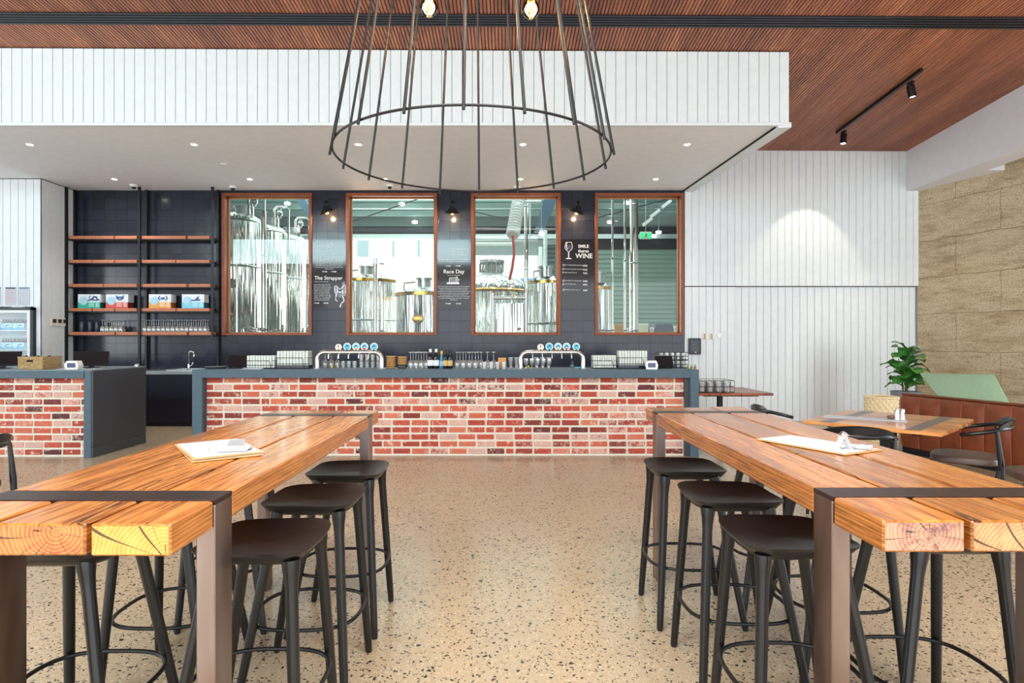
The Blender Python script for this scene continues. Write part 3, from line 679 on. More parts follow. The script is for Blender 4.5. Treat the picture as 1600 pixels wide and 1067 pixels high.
while xx < 8.5:   # pale ribs added on the unseen brewery face to stripe the tank reflections
    if not any(wa-.3 < xx < wb+.05 for wa, wb in WIN): b.box(xx, xx+.22, YB+.19, YB+.24, 0, ZC)
    else: b.box(xx, xx+.22, YB+.211, YB+.24, WZ1+.1, ZC); b.box(xx, xx+.22, YB+.19, YB+.24, 0, WZ0-.1)
    xx += .5
struct(b.build('wall_reflection_ribs', MT['white']))
def roller(name, x0, x1, z0, z1, mat, y):
    b = B(); z = z0; p = .142
    while z < z1-.01:
        b.add([(x0,y,z),(x1,y,z),(x1,y-.035,z+p*.35),(x0,y-.035,z+p*.35),(x1,y-.03,z+p*.75),(x0,y-.03,z+p*.75),(x1,y,z+p*.92),(x0,y,z+p*.92),(x1,y,z+p),(x0,y,z+p)],
              [(0,1,2,3),(3,2,4,5),(5,4,6,7),(7,6,8,9)]); z += p
    b.box(x0, x1, y-.03, y+.01, z0-.05, z0)
    return struct(b.build(name, mat))
roller('door_2', 2.65, 7.2, 1.92, EYE+2.84, plain('green grey roller shutter', (150,176,166), 0.5, 0.2), YBR-.12)
roller('door_3', 1.15, 2.0, 0.4, EYE+2.9, plain('dark roller shutter', (92,112,116), 0.5, 0.2), YBR-.1)
b = B(); b.box(1.02, 1.14, YBR-.2, YBR-.02, 0, 4.3); b.box(-1.72, -1.4, YBR-.1, YBR-.01, 0, 4.6); struct(b.build('trim_14', lt))
# diagonal roof braces and rods
b = B()
for (a, c) in ((P(549, 347, 13.0), P(664, 307, 13.0)), (P(664, 307, 13.0), P(700, 318, 13.0)), (P(738, 330, 14), P(800, 345, 14)), (P(930, 341, 13), P(1065, 305, 13))):
    b.cyl(a, c, .012, n=6)
struct(b.build('trim_15', dk))
b = B(); a, c = P(842, 362, 13.2), P(868, 290, 13.2); b.add([tuple(a+Vector((-.10,0,0))),tuple(a+Vector((.10,0,0))),tuple(c+Vector((.16,0,0))),tuple(c+Vector((-.16,0,0))),tuple(a+Vector((-.10,.1,0))),tuple(a+Vector((.10,.1,0))),tuple(c+Vector((.16,.1,0))),tuple(c+Vector((-.16,.1,0)))], [(0,1,2,3),(7,6,5,4),(0,4,5,1),(1,5,6,2),(2,6,7,3),(3,7,4,0)])
a, c = P(452, 300, 14), P(492, 352, 14); a2 = Vector((0.0, 0, 0.3))
b.add([tuple(a),tuple(c),tuple(c+a2),tuple(a+a2),tuple(a+Vector((0,.1,0))),tuple(c+Vector((0,.1,0))),tuple(c+a2+Vector((0,.1,0))),tuple(a+a2+Vector((0,.1,0)))], [(0,1,2,3),(7,6,5,4),(0,4,5,1),(1,5,6,2),(2,6,7,3),(3,7,4,0)])
struct(b.build('trim_16', plain('blue grey steel beam', (112,144,168), 0.4, 0.3)))
# short knee brackets under the roof seen in the fourth window
b = B()
for (px, py) in ((1042, 318), (1024, 333), (1012, 346)):
    p = P(px, py, 16); b.T = Matrix.Translation(p) @ Matrix.Rotation(R(-38)[0], 4, 'Y'); b.box(-.15,.15,0,.08,-.04,.04)
b.T = Matrix.Identity(4); struct(b.build('trim_17', plain('pale bracket', (206,216,212), 0.5)))
for i, (px, py, lab) in enumerate(((449, 319, 'round brewery ceiling lamp seen in the first window'), (628, 320, 'round brewery ceiling lamp, upper one in the second window'), (648, 348, 'round brewery ceiling lamp, lower one in the second window'), (979, 318, 'round brewery ceiling lamp, upper one in the fourth window'), (953, 348, 'round brewery ceiling lamp, lower one in the fourth window'), (1029, 364, 'round brewery ceiling lamp just right of the exit sign'))):
    d = (ZC-.18-EYE)*F_PX/(CY-py); d = min(d, 18.6)
    p = P(px, py, d); b = sm(); b.lathe([(0,-.02),(.06,-.02),(.08,0),(.08,.05),(0,.05)], n=18, cap=False)
    o = b.build('brewery_ceiling_lamp', emit('high bay glow', (0.9,1.0,0.95), 5) if i == 0 else bpy.data.materials['high bay glow']); o.location = (p.x, p.y, p.z); tag(o, lab, 'ceiling lamp', 'lamps under the brewery roof')
    b = B(); b.cyl((0,0,.05),(0,0,max(.1, ZC-p.z)), .008, n=6); b.build('rod', lt, o)
light('brewery_lamps', 'AREA', (-2.5, 14.8, ZC-.25), 330, (0.90, 1.0, 0.97), (0,0,0), (14, 5))
light('yard_daylight', 'AREA', (-2.4, YBR+.4, 2.6), 260, (1.0, 0.98, 0.92), R(-90, 0, 0), (6.5, 3.5))

# yard outside: ground, pale building, trees, blue roofed shed
b = B(); b.box(-60, 60, YBR+.3, 90, -.2, -.1); struct(b.build('ground', plain('yard concrete', (200,196,186), 0.9)))
cb = thing('yard_building', 'large cream building across the yard with small grey windows', 'building', (-9, 30, 0))
cream = plain('cream render', (246,236,200), 0.9)
b = B(); b.box(-12, 5.6, 0, 6, -.1, 11); b.build('wall', cream, cb)
k = 30/34.0
for (x0_, x1_, y0_, y1_, lab) in ((558, 576, 374, 401, None), (612.5, 616.5, 374, 401, None), (652, 656.5, 374, 401, None)):
    a, c = P(x0_, y0_, 29.95), P(x1_, y1_, 29.95)
    w = B(); w.box(a.x, c.x, 29.93, 29.99, c.z, a.z); o = w.build('window', C_((70,96,100), 0.3), cb, world=True)
    w = B()
    for q in (.3, .72): w.box(a.x, c.x, 29.90, 29.93, c.z+(a.z-c.z)*q, c.z+(a.z-c.z)*q+.05)
    w.box((a.x+c.x)/2-.02, (a.x+c.x)/2+.02, 29.90, 29.93, c.z, a.z); w.build('glazing_bar', C_((210,220,214)), o)
    o.children[0].location = (0,0,0)
sh = thing('yard_shed', 'distant shed with pale blue ribbed roof seen through the third window', 'shed', (0.5, 40, 0))
a, c = P(786, 446, 40), P(838, 452, 40)
b = B()
for i in range(9):
    z = i*.22; b.box(-.8+i*.16, 3.4, -.02-i*.0, .1, 3.6+z, 3.6+z+.13)
b.build('roof', C_((104,146,186), 0.4), sh)
b = B(); b.box(-.9, 3.4, .1, 3, -.1, 5.4); b.build('wall', C_((190,204,214)), sh)
tm = m_outdoor_leaf()
for i, (px, d, r, h, lab) in enumerate(((735, 36, .75, 1.4, 'low green tree beyond the yard, left in the third window'), (795, 38, .75, 1.6, 'low green tree beyond the yard, middle of the third window'), (850, 36, .75, 1.3, 'low green tree beyond the yard, right in the third window'))):
    t = thing('yard_tree', lab, 'tree', (P(px, 532, d).x, d, 0), group='trees beyond the yard')
    b = sm(); rnd = random.Random(i)
    for q in range(9): b.sphere((rnd.uniform(-r*.6, r*.6), rnd.uniform(-.6,.6), h+rnd.uniform(-.4,.5)), rnd.uniform(.4, .65), 10, 7)
    b.build('crown', tm, t); b = B(); b.cyl((0,0,-.1),(0,0,h), .12); b.build('trunk', MT['stem'], t)

# ---------------------------------------------------------------- tanks
def fermenter(x, y, r, ztop, lab, group='tall fermenters in the brewery', side=1):
    """upright cylinder with a domed head, cone, top pipework and side pipes"""
    t = thing('fermenter', lab, 'tank', (x, y, 0), group=group)
    dome = [(r*math.cos(a*pi/20), ztop-.32*r*0+.42*r*math.sin(a*pi/20)-.42*r) for a in range(0, 10)]
    b = sm(); b.lathe([(0.05,.45),(r,1.05)]+dome+[(0.001, ztop)], n=40, cap=False); b.build('vessel', MT['tank'], t)
    b = sm()
    for z in (ztop-.42*r, ztop-.42*r-.9, 1.5): b.lathe([(r+.001,z-.02),(r+.012,z),(r+.001,z+.02)], n=40, cap=False)
    b.build('weld_band', MT['steel_rough'], t)
    b = sm(); b.lathe([(.16,ztop-.03),(.16,ztop+.10),(.19,ztop+.10),(.19,ztop+.13),(0,ztop+.14)], (r*.25,0,0), 20, cap=False); b.build('manway', MT['steel_rough'], t)
    b = sm(); px = r*.62*side
    b.tube([(px,-r*.4,ztop-.15),(px,-r*.4,ztop+.28),(px+.05,-r*.4,ztop+.34),(px+.26,-r*.4,ztop+.34),(px+.32,-r*.4,ztop+.28),(px+.32,-r*.5,ztop-1.0)], .022, 8)
    b.tube([(px+.08,-r*.4,ztop-.1),(px+.08,-r*.4,ztop+.2),(px+.16,-r*.4,ztop+.22)], .03, 8)
    b.build('top_pipe', MT['chrome'], t)
    b = sm(); b.sphere((px+.12,-r*.4,ztop+.2), .07, 10, 8); b.cyl((px+.12,-r*.4,ztop+.1),(px+.12,-r*.4,ztop+.32), .035, n=10); b.build('valve', MT['steel_rough'], t)
    b = sm()
    for a in (-1.9, -1.2): b.tube([(math.cos(a)*(r+.07),math.sin(a)*(r+.07),.6),(math.cos(a)*(r+.07),math.sin(a)*(r+.07),ztop-.5)], .02, 8)
    b.build('side_pipe', MT['chrome'], t)
    b = sm(); b.T = Matrix.Translation((0,0,0))
    b.lathe([(.08,0),(.08,.03)], (math.cos(-1.5)*(r+.0),math.sin(-1.5)*(r+.02),1.9), 14); b.cyl((.1,-r-.01,2.5),(.1,-r-.08,2.5), .09, n=16); b.build('gauge', MT['steel_rough'], t)
    for (ax, ay) in ((.7,.7),(-.7,.7),(.7,-.7),(-.7,-.7)):
        b = B(); b.cyl((ax*r*.9, ay*r*.9, 0), (ax*r*.9, ay*r*.9, 1.1), .04, n=8); b.build('leg', MT['steel_rough'], t)
    return t
fz = 3.95
for i, (px, d, r) in enumerate(((372, 12.2, .46), (413, 13.35, .46), (447, 14.5, .46), (478, 15.65, .46))):
    p = P(px, 532, d)
    fermenter(p.x, d, r, fz, 'tall steel fermenter, %s from the left in the first window' % ORD[i])
# wide tanks in the second window
def wide_tank(px, d, r, ztop, lab, lip=0.06, top=True):
    p = P(px, 532, d); t = thing('brew_tank', lab, 'tank', (p.x, d, 0), group='wide open topped brewing tanks')
    b = sm(); b.lathe([(r,.3),(r,ztop-lip),(r+.02,ztop-lip)], n=44, cap=False); b.lathe([(r-.03,ztop-.02),(r*.6,ztop+.10),(0.001,ztop+.16)], n=44, cap=False); b.build('vessel', MT['tank'], t)
    b = sm(); b.lathe([(r+.001,ztop-lip),(r+.025,ztop-lip),(r+.025,ztop),(r-.03,ztop)], n=44, cap=False); b.build('rim', MT['brass'] if lip > .05 else MT['steel_rough'], t)
    b = sm(); b.lathe([(.14,ztop+.08),(.14,ztop+.26),(.17,ztop+.26),(.17,ztop+.3),(0,ztop+.32)], (0,-.1,0), 18, cap=False)
    b.tube([(-r*.7,-.1,ztop+.02),(-r*.7,-.1,ztop+.2),(-.3*r,-.1,ztop+.22)], .02, 8)
    b.build('hatch', MT['steel_rough'], t)
    b = sm(); b.lathe([(r+.004,ztop-.9),(r+.02,ztop-.88),(r+.004,ztop-.86)], n=44, cap=False); b.build('weld_band', MT['steel_rough'], t)
    return t
wide_tank(575, 13.4, .62, 2.72, 'wide steel tank at left in the second window')
tb = wide_tank(664, 12.4, .58, 2.36, 'wide steel tank with a gold oval badge in the second window', .07)
b = sm(); b.T = Matrix.Rotation(pi/2, 4, 'X'); b.lathe([(.115,0),(.115,.02),(.10,.026),(0,.028)], (-.06, 1.82-0.0, .575), 26, cap=False, ry=.74)
o = b.build('badge', MT['brass'], tb)
b = sm(); b.cyl((-.95,-.3,1.0),(-.95,-.3,3.05), .045, n=12); b.build('vent_pipe', MT['chrome'], tb)
t = wide_tank(852, 12.6, .34, 2.62, 'slim steel tank with a brass rim at right in the third window', .055)
b = sm()
for q in range(5): b.tube([(-.3+q*.13,-.36,1.0),(-.3+q*.13,-.36,2.3+.1*(q % 3))], .018, 8)
b.tube([(-.45,-.4,1.75),(.35,-.4,1.75)], .02, 8); b.build('pipe_rack', MT['chrome'], t)
t = wide_tank(934, 12.4, .30, 2.48, 'steel tank with a brass rim at left in the fourth window', .055)
# dome topped kettle in the third window
p = P(768, 532, 14.2)
t = thing('brew_kettle', 'dome topped steel kettle behind the third window', 'tank', (p.x, 14.2, 0))
r = .86; zt = P(0, 455, 14.2).z
b = sm(); b.lathe([(r,.4),(r,zt)]+[(r*math.cos(a*pi/18), zt+.42*math.sin(a*pi/18)) for a in range(1,9)]+[(.28, zt+.44)], n=44, cap=False); b.build('vessel', MT['tank'], t)
b = sm(); b.lathe([(.26,zt+.38),(.22,zt+.6),(.30,zt+.66),(.30,zt+.70),(0.001,zt+.74)], n=26, cap=False); b.build('neck', MT['steel_rough'], t)
b = sm()
for a in range(9): aa = -pi+a*pi/8; b.cyl((math.cos(aa)*.27,math.sin(aa)*.27,zt+.42),(math.cos(aa)*.27,math.sin(aa)*.27,zt+.72), .018, n=6)
b.build('bolt_ring', MT['chrome'], t)
b = sm(); b.lathe([(r+.02,zt-.06),(r+.05,zt-.02),(r+.02,zt+.01)], n=44, cap=False); b.build('rim', MT['brass'], t)
# framed steel control cabinet in front of it
a, c = P(770, 463, 11.5), P(822, 530, 11.5)
t = thing('steel_cabinet', 'polished steel cabinet in a tubular frame in the third window', 'cabinet', ((a.x+c.x)/2, 11.5, 0))
w = (c.x-a.x)/2
b = B(); b.box(-w+.05, w-.03, .05, .6, .9, a.z-.12, .01); b.build('body', MT['tank'], t)
b = sm()
for sx_ in (-w, w): b.cyl((sx_,0,0),(sx_,0,a.z+.06), .032); b.cyl((sx_,.65,0),(sx_,.65,a.z), .03)
b.cyl((-w,0,a.z-.03),(w,0,a.z-.03), .035); b.cyl((-w,0,a.z-.03),(-w,.65,a.z-.03), .03); b.cyl((w,0,a.z-.03),(w,.65,a.z-.03), .03); b.build('frame', MT['chrome'], t)
b = sm(); b.sphere((.18,.03,1.62), .03, 10, 8); b.build('knob', MT['brass'], t)
# upright pipes and duct
def pipe(px, d, r, z0, z1, lab, mat=None, cat='pipe', name='upright_pipe', collar=True):
    p = P(px, 532, d); t = thing(name, lab, cat, (p.x, d, 0))
    b = sm(); b.cyl((0,0,z0),(0,0,z1), r, n=20); b.build('pipe', mat or MT['chrome'], t)
    b = sm()
    for z in (1.6, 3.0, 4.4): b.lathe([(r,z-.02),(r+.012,z),(r,z+.02)], n=20, cap=False)
    b.build('clamp', MT['steel_rough'], t); return t
pipe(957, 11.9, .022, 0, ZC, 'thin steel pipe, left of the two in the fourth window')
pipe(976.5, 12.2, .024, 0, ZC, 'thin steel pipe beside the wide duct in the fourth window')
pipe(990.5, 12.6, .088, 0, ZC, 'wide shiny flue duct in the fourth window', cat='duct', name='flue_duct')
pipe(412, 11.5, .05, 0, 3.85, 'steel standpipe in the middle of the first window')
pipe(822, 13.6, .045, 0, ZC, 'steel standpipe right of the kettle in the third window')
pipe(597, 12.6, .05, 0, 2.55, 'short steel standpipe between the tanks in the second window')
# hanging ribbed duct with red hose
a = P(812, 305, 13.4); c = P(801, 368, 12.9)
t = thing('ribbed_duct', 'white ribbed air duct hanging in the third window', 'duct', (a.x, 13.4, 0))
b = B(); n = 30; pts = []; rr = []
for i in range(n+1):
    f = i/n; q = a.lerp(c, f); pts.append((q.x-a.x, q.y-13.4, q.z+.25*(1-f)*0)); rr.append(.150 if i % 2 else .128)
b.tube(pts, rr, 18); b.build('duct', C_((226,232,232), 0.6), t)
b = sm(); h = [P(801, 368, 12.8), P(803, 385, 12.8), P(803, 400, 12.8), P(800, 420, 12.8), P(796, 437, 12.9)]
b.tube([(q.x-a.x, q.y-13.4, q.z) for q in h], .028, 8)
o = b.build('hose', C_((206,96,84), 0.5), t)
# overhead service pipes across the third window
b = sm(); b.cyl(P(735, 373, 15), P(840, 373, 15), .05); b.cyl(P(735, 381, 15.2), P(800, 381, 15.2), .035); b.cyl(P(820, 315, 13.5), P(846, 315, 13.5), .03); b.cyl(P(828, 315, 13.5), P(828, 372, 13.5), .018); b.cyl(P(852, 360, 15), P(852, 440, 15), .05)
o = b.build('service_pipes', lt); tag(o, 'overhead steel service pipes crossing the third window', 'pipes')
p = P(846, 364, 12.5); t = thing('work_lamp', 'bright white work lamp shining in the third window', 'lamp', p)
b = sm(); b.lathe([(0,-.03),(.05,-.03),(.06,.0),(.04,.06),(0,.07)], n=16, cap=False); b.build('housing', MT['white'], t)
b = sm(); b.sphere((0,-.03,-.02), .045, 12, 8); b.build('lamp', emit('work lamp glow', (1,1,.95), 60), t)
b = sm(); b.cyl((0,0,.07),(0,0,ZC-p.z), .008, n=6); b.build('rod', lt, t)
# exit sign
a, c = P(1000, 362, 13.5), P(1018.5, 373.5, 13.5)
t = thing('exit_sign', 'green running figure exit sign hanging in the fourth window', 'exit sign', ((a.x+c.x)/2, 13.5, c.z))
w, h = (c.x-a.x)/2, a.z-c.z
b = B(); b.box(-w, w, 0, .04, 0, h, .005); b.build('housing', MT['white'], t)
b = B(); b.box(-w*.86, w*.86, -.006, -.001, h*.14, h*.86); b.build('panel', emit('exit green', (0.02,0.50,0.16), 1.1), t)
b = B(); b.box(-.035, .04, -.009, -.006, h*.2, h*.8)
b.build('doorway', C_((240,248,240)), t)
b = B(); fig = [(-.01,h*.30),(.0,h*.45),(.004,h*.62)]; stroke(b, fig, .012, -.0105); stroke(b, [(.0,h*.45),(.018,h*.36),(.012,h*.25)], .009, -.0105); stroke(b, [(0,h*.45),(-.018,h*.36),(-.026,h*.30)], .009, -.0105); stroke(b, [(-.018,h*.52),(.004,h*.60),(.022,h*.50)], .008, -.0105)
b.lathe([(.0,-.0105),(.008,-.0105)], (0,0,0), 8, cap=False) if False else None
b.box(-.002,.012,-.0115,-.0100,h*.66,h*.76); b.build('figure', C_((20,120,60)), t)
b = B(); b.cyl((0,.02,h),(0,.02,ZC-c.z), .006, n=6); b.build('rod', lt, t)
# stacked goods at the foot of the fourth window
for (x0_, x1_, y0_, y1_, rgb, lab, nm) in ((960, 975, 506, 524, (196,150,84), 'tan carton low down in the fourth window', 'carton'), (977, 983, 512, 524, (226,226,220), 'small white drum beside the tan carton, low in the fourth window', 'drum'), (996, 1013, 505, 524, (246,240,214), 'bright cream crate at the foot of the flue duct', 'crate'), (1015.5, 1022, 511, 524, (216,220,224), 'small ribbed white crate low in the fourth window', 'crate'), (1025, 1050, 506, 524, (84,100,118), 'long blue grey crate low in the fourth window', 'crate'), (1052.5, 1059, 509, 524, (230,232,232), 'white carton at the right foot of the fourth window', 'carton')):
    a, c = P(x0_, y0_, 15.0), P(x1_, y1_, 15.0)
    t = thing(nm, lab, nm, ((a.x+c.x)/2, 15.2, 1.0)); w = (c.x-a.x)/2
    b = B(); b.box(-w, w, -.2, .2, 0, a.z-1.0-.03, .01); b.build('body', C_(rgb), t)
    b = B(); b.box(-w-.008, w+.008, -.208, .208, a.z-1.03-.03, a.z-1.0, .004); b.build('lid', C_(tuple(min(255, int(v*1.08)) for v in rgb)), t)
t = thing('pallet_rack', 'grey steel rack carrying the crates in the fourth window', 'rack', (4.0, 15.2, 0))
b = B(); b.box(-1.4, 1.0, -.3, .3, .95, 1.0); b.build('shelf', lt, t)
for (xx, yy) in ((-1.35,-.25),(.95,-.25),(-1.35,.25),(.95,.25)): b = B(); b.box(xx-.03,xx+.03,yy-.03,yy+.03,0,.95); b.build('post', dk, t)
# hose and fittings heap at the foot of the first window
t = thing('valve_manifold', 'cluster of steel valves and hoses at the foot of the first window', 'valves', (P(415, 532, 11.3).x, 11.3, 0))
rnd = random.Random(5)
for (px, w) in ((372, 1.0), (402, .6), (436, .9), (478, .7)):
    b = sm()
    for q in range(9):
        x0_ = (px-415)*11.3/F_PX+rnd.uniform(-.13,.13)*w; z = 1.46+rnd.uniform(0, .2); b.tube([(x0_, 0, 1.3), (x0_+rnd.uniform(-.05,.05), -.02, z), (x0_+rnd.uniform(-.16,.16), -.03, z+rnd.uniform(-.03,.06))], .013, 6)
    b.build('valve', MT['chrome'], t)
b = B(); b.box(-.75,.8,-.06,.06,1.2,1.3); b.build('rail', MT['steel_rough'], t)
for xx in (-.7,.75): b = B(); b.box(xx-.03,xx+.03,-.03,.03,0,1.2); b.build('post', MT['steel_rough'], t)
# ================================================================ COUNTERS
def brick_front(b, x0, x1, z0, z1, y, seed=1):
    """bricks laid in running bond, each with its own tone, proud of the mortar"""
    rnd = random.Random(seed); bw, bh, mo = 0.2286, 0.0863, 0.024
    z = z0; row = 0
    rows = int((z1-z0)/bh)+1
    for row in range(rows):
        zt = z1-row*bh; zb = max(z0+.004, zt-bh+mo)
        if zt-zb < .01: break
        x = x0-(bw*0.5 if row % 2 else 0.0)-rnd.uniform(0, .02)
        while x < x1:
            w = bw if rnd.random() > .07 else bw*.5
            xa, xb = max(x, x0), min(x+w-mo, x1)
            if xb-xa > .015:
                b.m = 0; wash = rnd.random(); b.t = (rnd.random(), wash**1.3, rnd.random()); j = rnd.uniform(-.002, .003)
                b.box(xa, xb, y-.009+j, y+.02, zb+rnd.uniform(-.001,.002), zt-rnd.uniform(0,.002), .003)
            x += w
    b.m = 1; b.t = (0,0,0); b.box(x0, x1, y, y+.03, z0, z1)
CT = 1.05
bar = thing('bar_counter', 'long brick fronted bar counter with a slate blue frame', 'bar counter', (-.72, 7.30, 0))
X0, X1 = -3.766, 2.321
b = B(); b.box(X0+.122, X1-.101, 7.30, 7.96, CT-.10, CT, .004); b.build('countertop', MT['slate'], bar, world=True)
b = B(); b.box(X0, X0+.122, 7.30, 7.96, 0, CT, .004); b.build('end_panel', MT['slate'], bar, world=True)
b = B(); b.box(X1-.101, X1, 7.30, 7.96, 0, CT, .004); b.build('end_panel', MT['slate'], bar, world=True)
b = B(); brick_front(b, X0+.122, X1-.155, 0, CT-.10, 7.40, 3); b.build('brick_front', [MT['brick'], MT['mortar']], bar, world=True, tone=True)
b = B(); b.box(X1-.155, X1-.101, 7.36, 7.42, 0, CT-.10); b.box(X0+.118, X0+.13, 7.36, 7.42, 0, CT-.1); b.build('reveal_strip', MT['slate_shaded'], bar, world=True)
b = B(); b.box(X0+.122, X1-.101, 7.43, 7.9, 0.02, CT-.10); b.build('carcass', MT['navy'], bar, world=True)
sv = thing('service_counter', 'shorter brick fronted counter with shaded slate end panel at left', 'counter', (-7.2, 7.26, 0))
XR = -4.923
b = B(); b.box(-11.5, XR-.10, 7.25, 8.325, CT-.10, CT-.012); b.build('countertop', MT['slate'], sv, world=True)
b = B(); b.box(-11.5, XR-.002, 7.245, 8.33, CT-.012, CT, .002); b.build('top_sheet', C_((120,136,146), 0.3), sv, world=True)
b = B(); b.box(XR-.11, XR-.022, 7.25, 8.31, 0, CT-.012, .003); b.build('end_post', MT['slate'], sv, world=True)
b = B(); b.box(XR-.022, XR, 7.255, 8.325, .13, CT-.012, .003); b.box(XR-.022, XR, 7.255, 8.325, 0, .125, .003); b.build('end_panel', MT['slate_shaded'], sv, world=True)
b = B(); brick_front(b, -11.5, XR-.11, 0, CT-.10, 7.33, 8); b.build('brick_front', [MT['brick'], MT['mortar']], sv, world=True, tone=True)
b = B(); b.box(-11.5, XR-.03, 7.38, 8.3, 0.02, CT-.10); b.build('carcass', MT['navy'], sv, world=True)

bb = thing('back_bench', 'steel topped back bench with navy cupboard fronts', 'bench', (-2.2, 10.2, 0))
b = B(); b.box(-7.44, 3.05, 9.88, 10.55, .845, .906, .004); b.build('worktop', MT['steel_rough'], bb, world=True)
b = B(); b.box(-7.44, 3.05, 9.93, 10.55, .0, .845); b.build('carcass', MT['navy'], bb, world=True)
for i in range(13):
    b = B(); xa = -7.42+i*.8; b.box(xa+.003, xa+.794, 9.905, 9.93, .06, .835, .003); b.build('door', MT['navy'], bb, world=True)
t = thing('sink_tap', 'chrome gooseneck tap on the back bench beside the bar end', 'tap', (P(295, 578, 10.25).x, 10.25, .906))
b = sm(); b.lathe([(.03,0),(.03,.012),(.018,.02),(.018,.09),(.014,.1),(0,.1)], n=16, cap=False)
pts = [(0,0,.09),(0,0,.26)]+[(.045-.045*math.cos(a*pi/8), -.02*math.sin(a*pi/8), .26+.05*math.sin(a*pi/8)) for a in range(1,9)]+[(.09,-.01,.22)]
b.tube(pts, .011, 10); b.build('spout', MT['chrome'], t)
b = sm(); b.cyl((0,0,.06),(.05,0,.075),.008); b.cyl((.05,0,.07),(.07,0,.13),.007); b.build('handle', MT['chrome'], t)
t = thing('sink', 'steel sink edge raised on the back bench beside the tap', 'sink', (-5.0, 10.2, .906))
b = B(); b.box(-.55,.45,-.26,-.24,.001,.02); b.box(-.55,.45,.2,.22,.001,.02); b.box(-.55,-.53,-.24,.2,.001,.02); b.box(.43,.45,-.24,.2,.001,.02); b.build('rim', MT['steel_rough'], t)

# ================================================================ SHELVES
shf = thing('wall_shelving', 'open shelf unit with timber boards on black posts', 'shelving', (-6.22, 10.33, 0))
YSF, YSR = 10.33, 10.53
SX = [-7.462, -6.22, -4.98]
zr = {'t': ZS}
for i, xx in enumerate(SX):
    b = B(); b.box(xx-.018, xx+.018, YSF-.018, YSF+.018, (.908 if i < 2 else 1.46), ZS-.002); b.build('post', MT['black'], shf, world=True)
    b = B(); b.box(xx-.018, xx+.018, YSR-.018, YSR+.018, .908, ZS-.002); b.build('post', MT['black'], shf, world=True)
ROWS = [370.5, 408, 445.7, 483.7, 521]
SPL = [([(423,697),(705,840)], [(865,1143),(1155,1290)]), ([(425,560),(566,700),(706,840)], [(868,1077),(1083,1290)]), ([(423,630),(635,840)], [(868,1147),(1160,1295)]),
       ([(423,560),(566,700),(706,840)], [(868,1080),(1085,1290)]), ([(425,703),(710,845)], [(868,1150),(1163,1300)])]
SZ = []
for r, yy in enumerate(ROWS):
    z = P(0, yy, YSF).z; SZ.append(z+.026)
    b = B()
    for xx in SX: b.box(xx-.012, xx+.012, YSF, YSR, z-.045, z-.027)
    b.box(SX[0], SX[2], YSR-.03, YSR-.01, z-.045, z-.027); b.box(SX[0], SX[2], YSF+.02, YSF+.035, z-.045, z-.027); b.build('bracket', MT['black'], shf, world=True)
    for side in SPL[r]:
        for (a, c) in side:
            b = B(); b.box(P(a/3.9525, 0, YSF).x, P(c/3.9525, 0, YSF).x, YSF+.02, YSR+.005, z-.026, z+.026, .003); b.build('shelf_board', MT['shelf_wood'], shf, world=True)
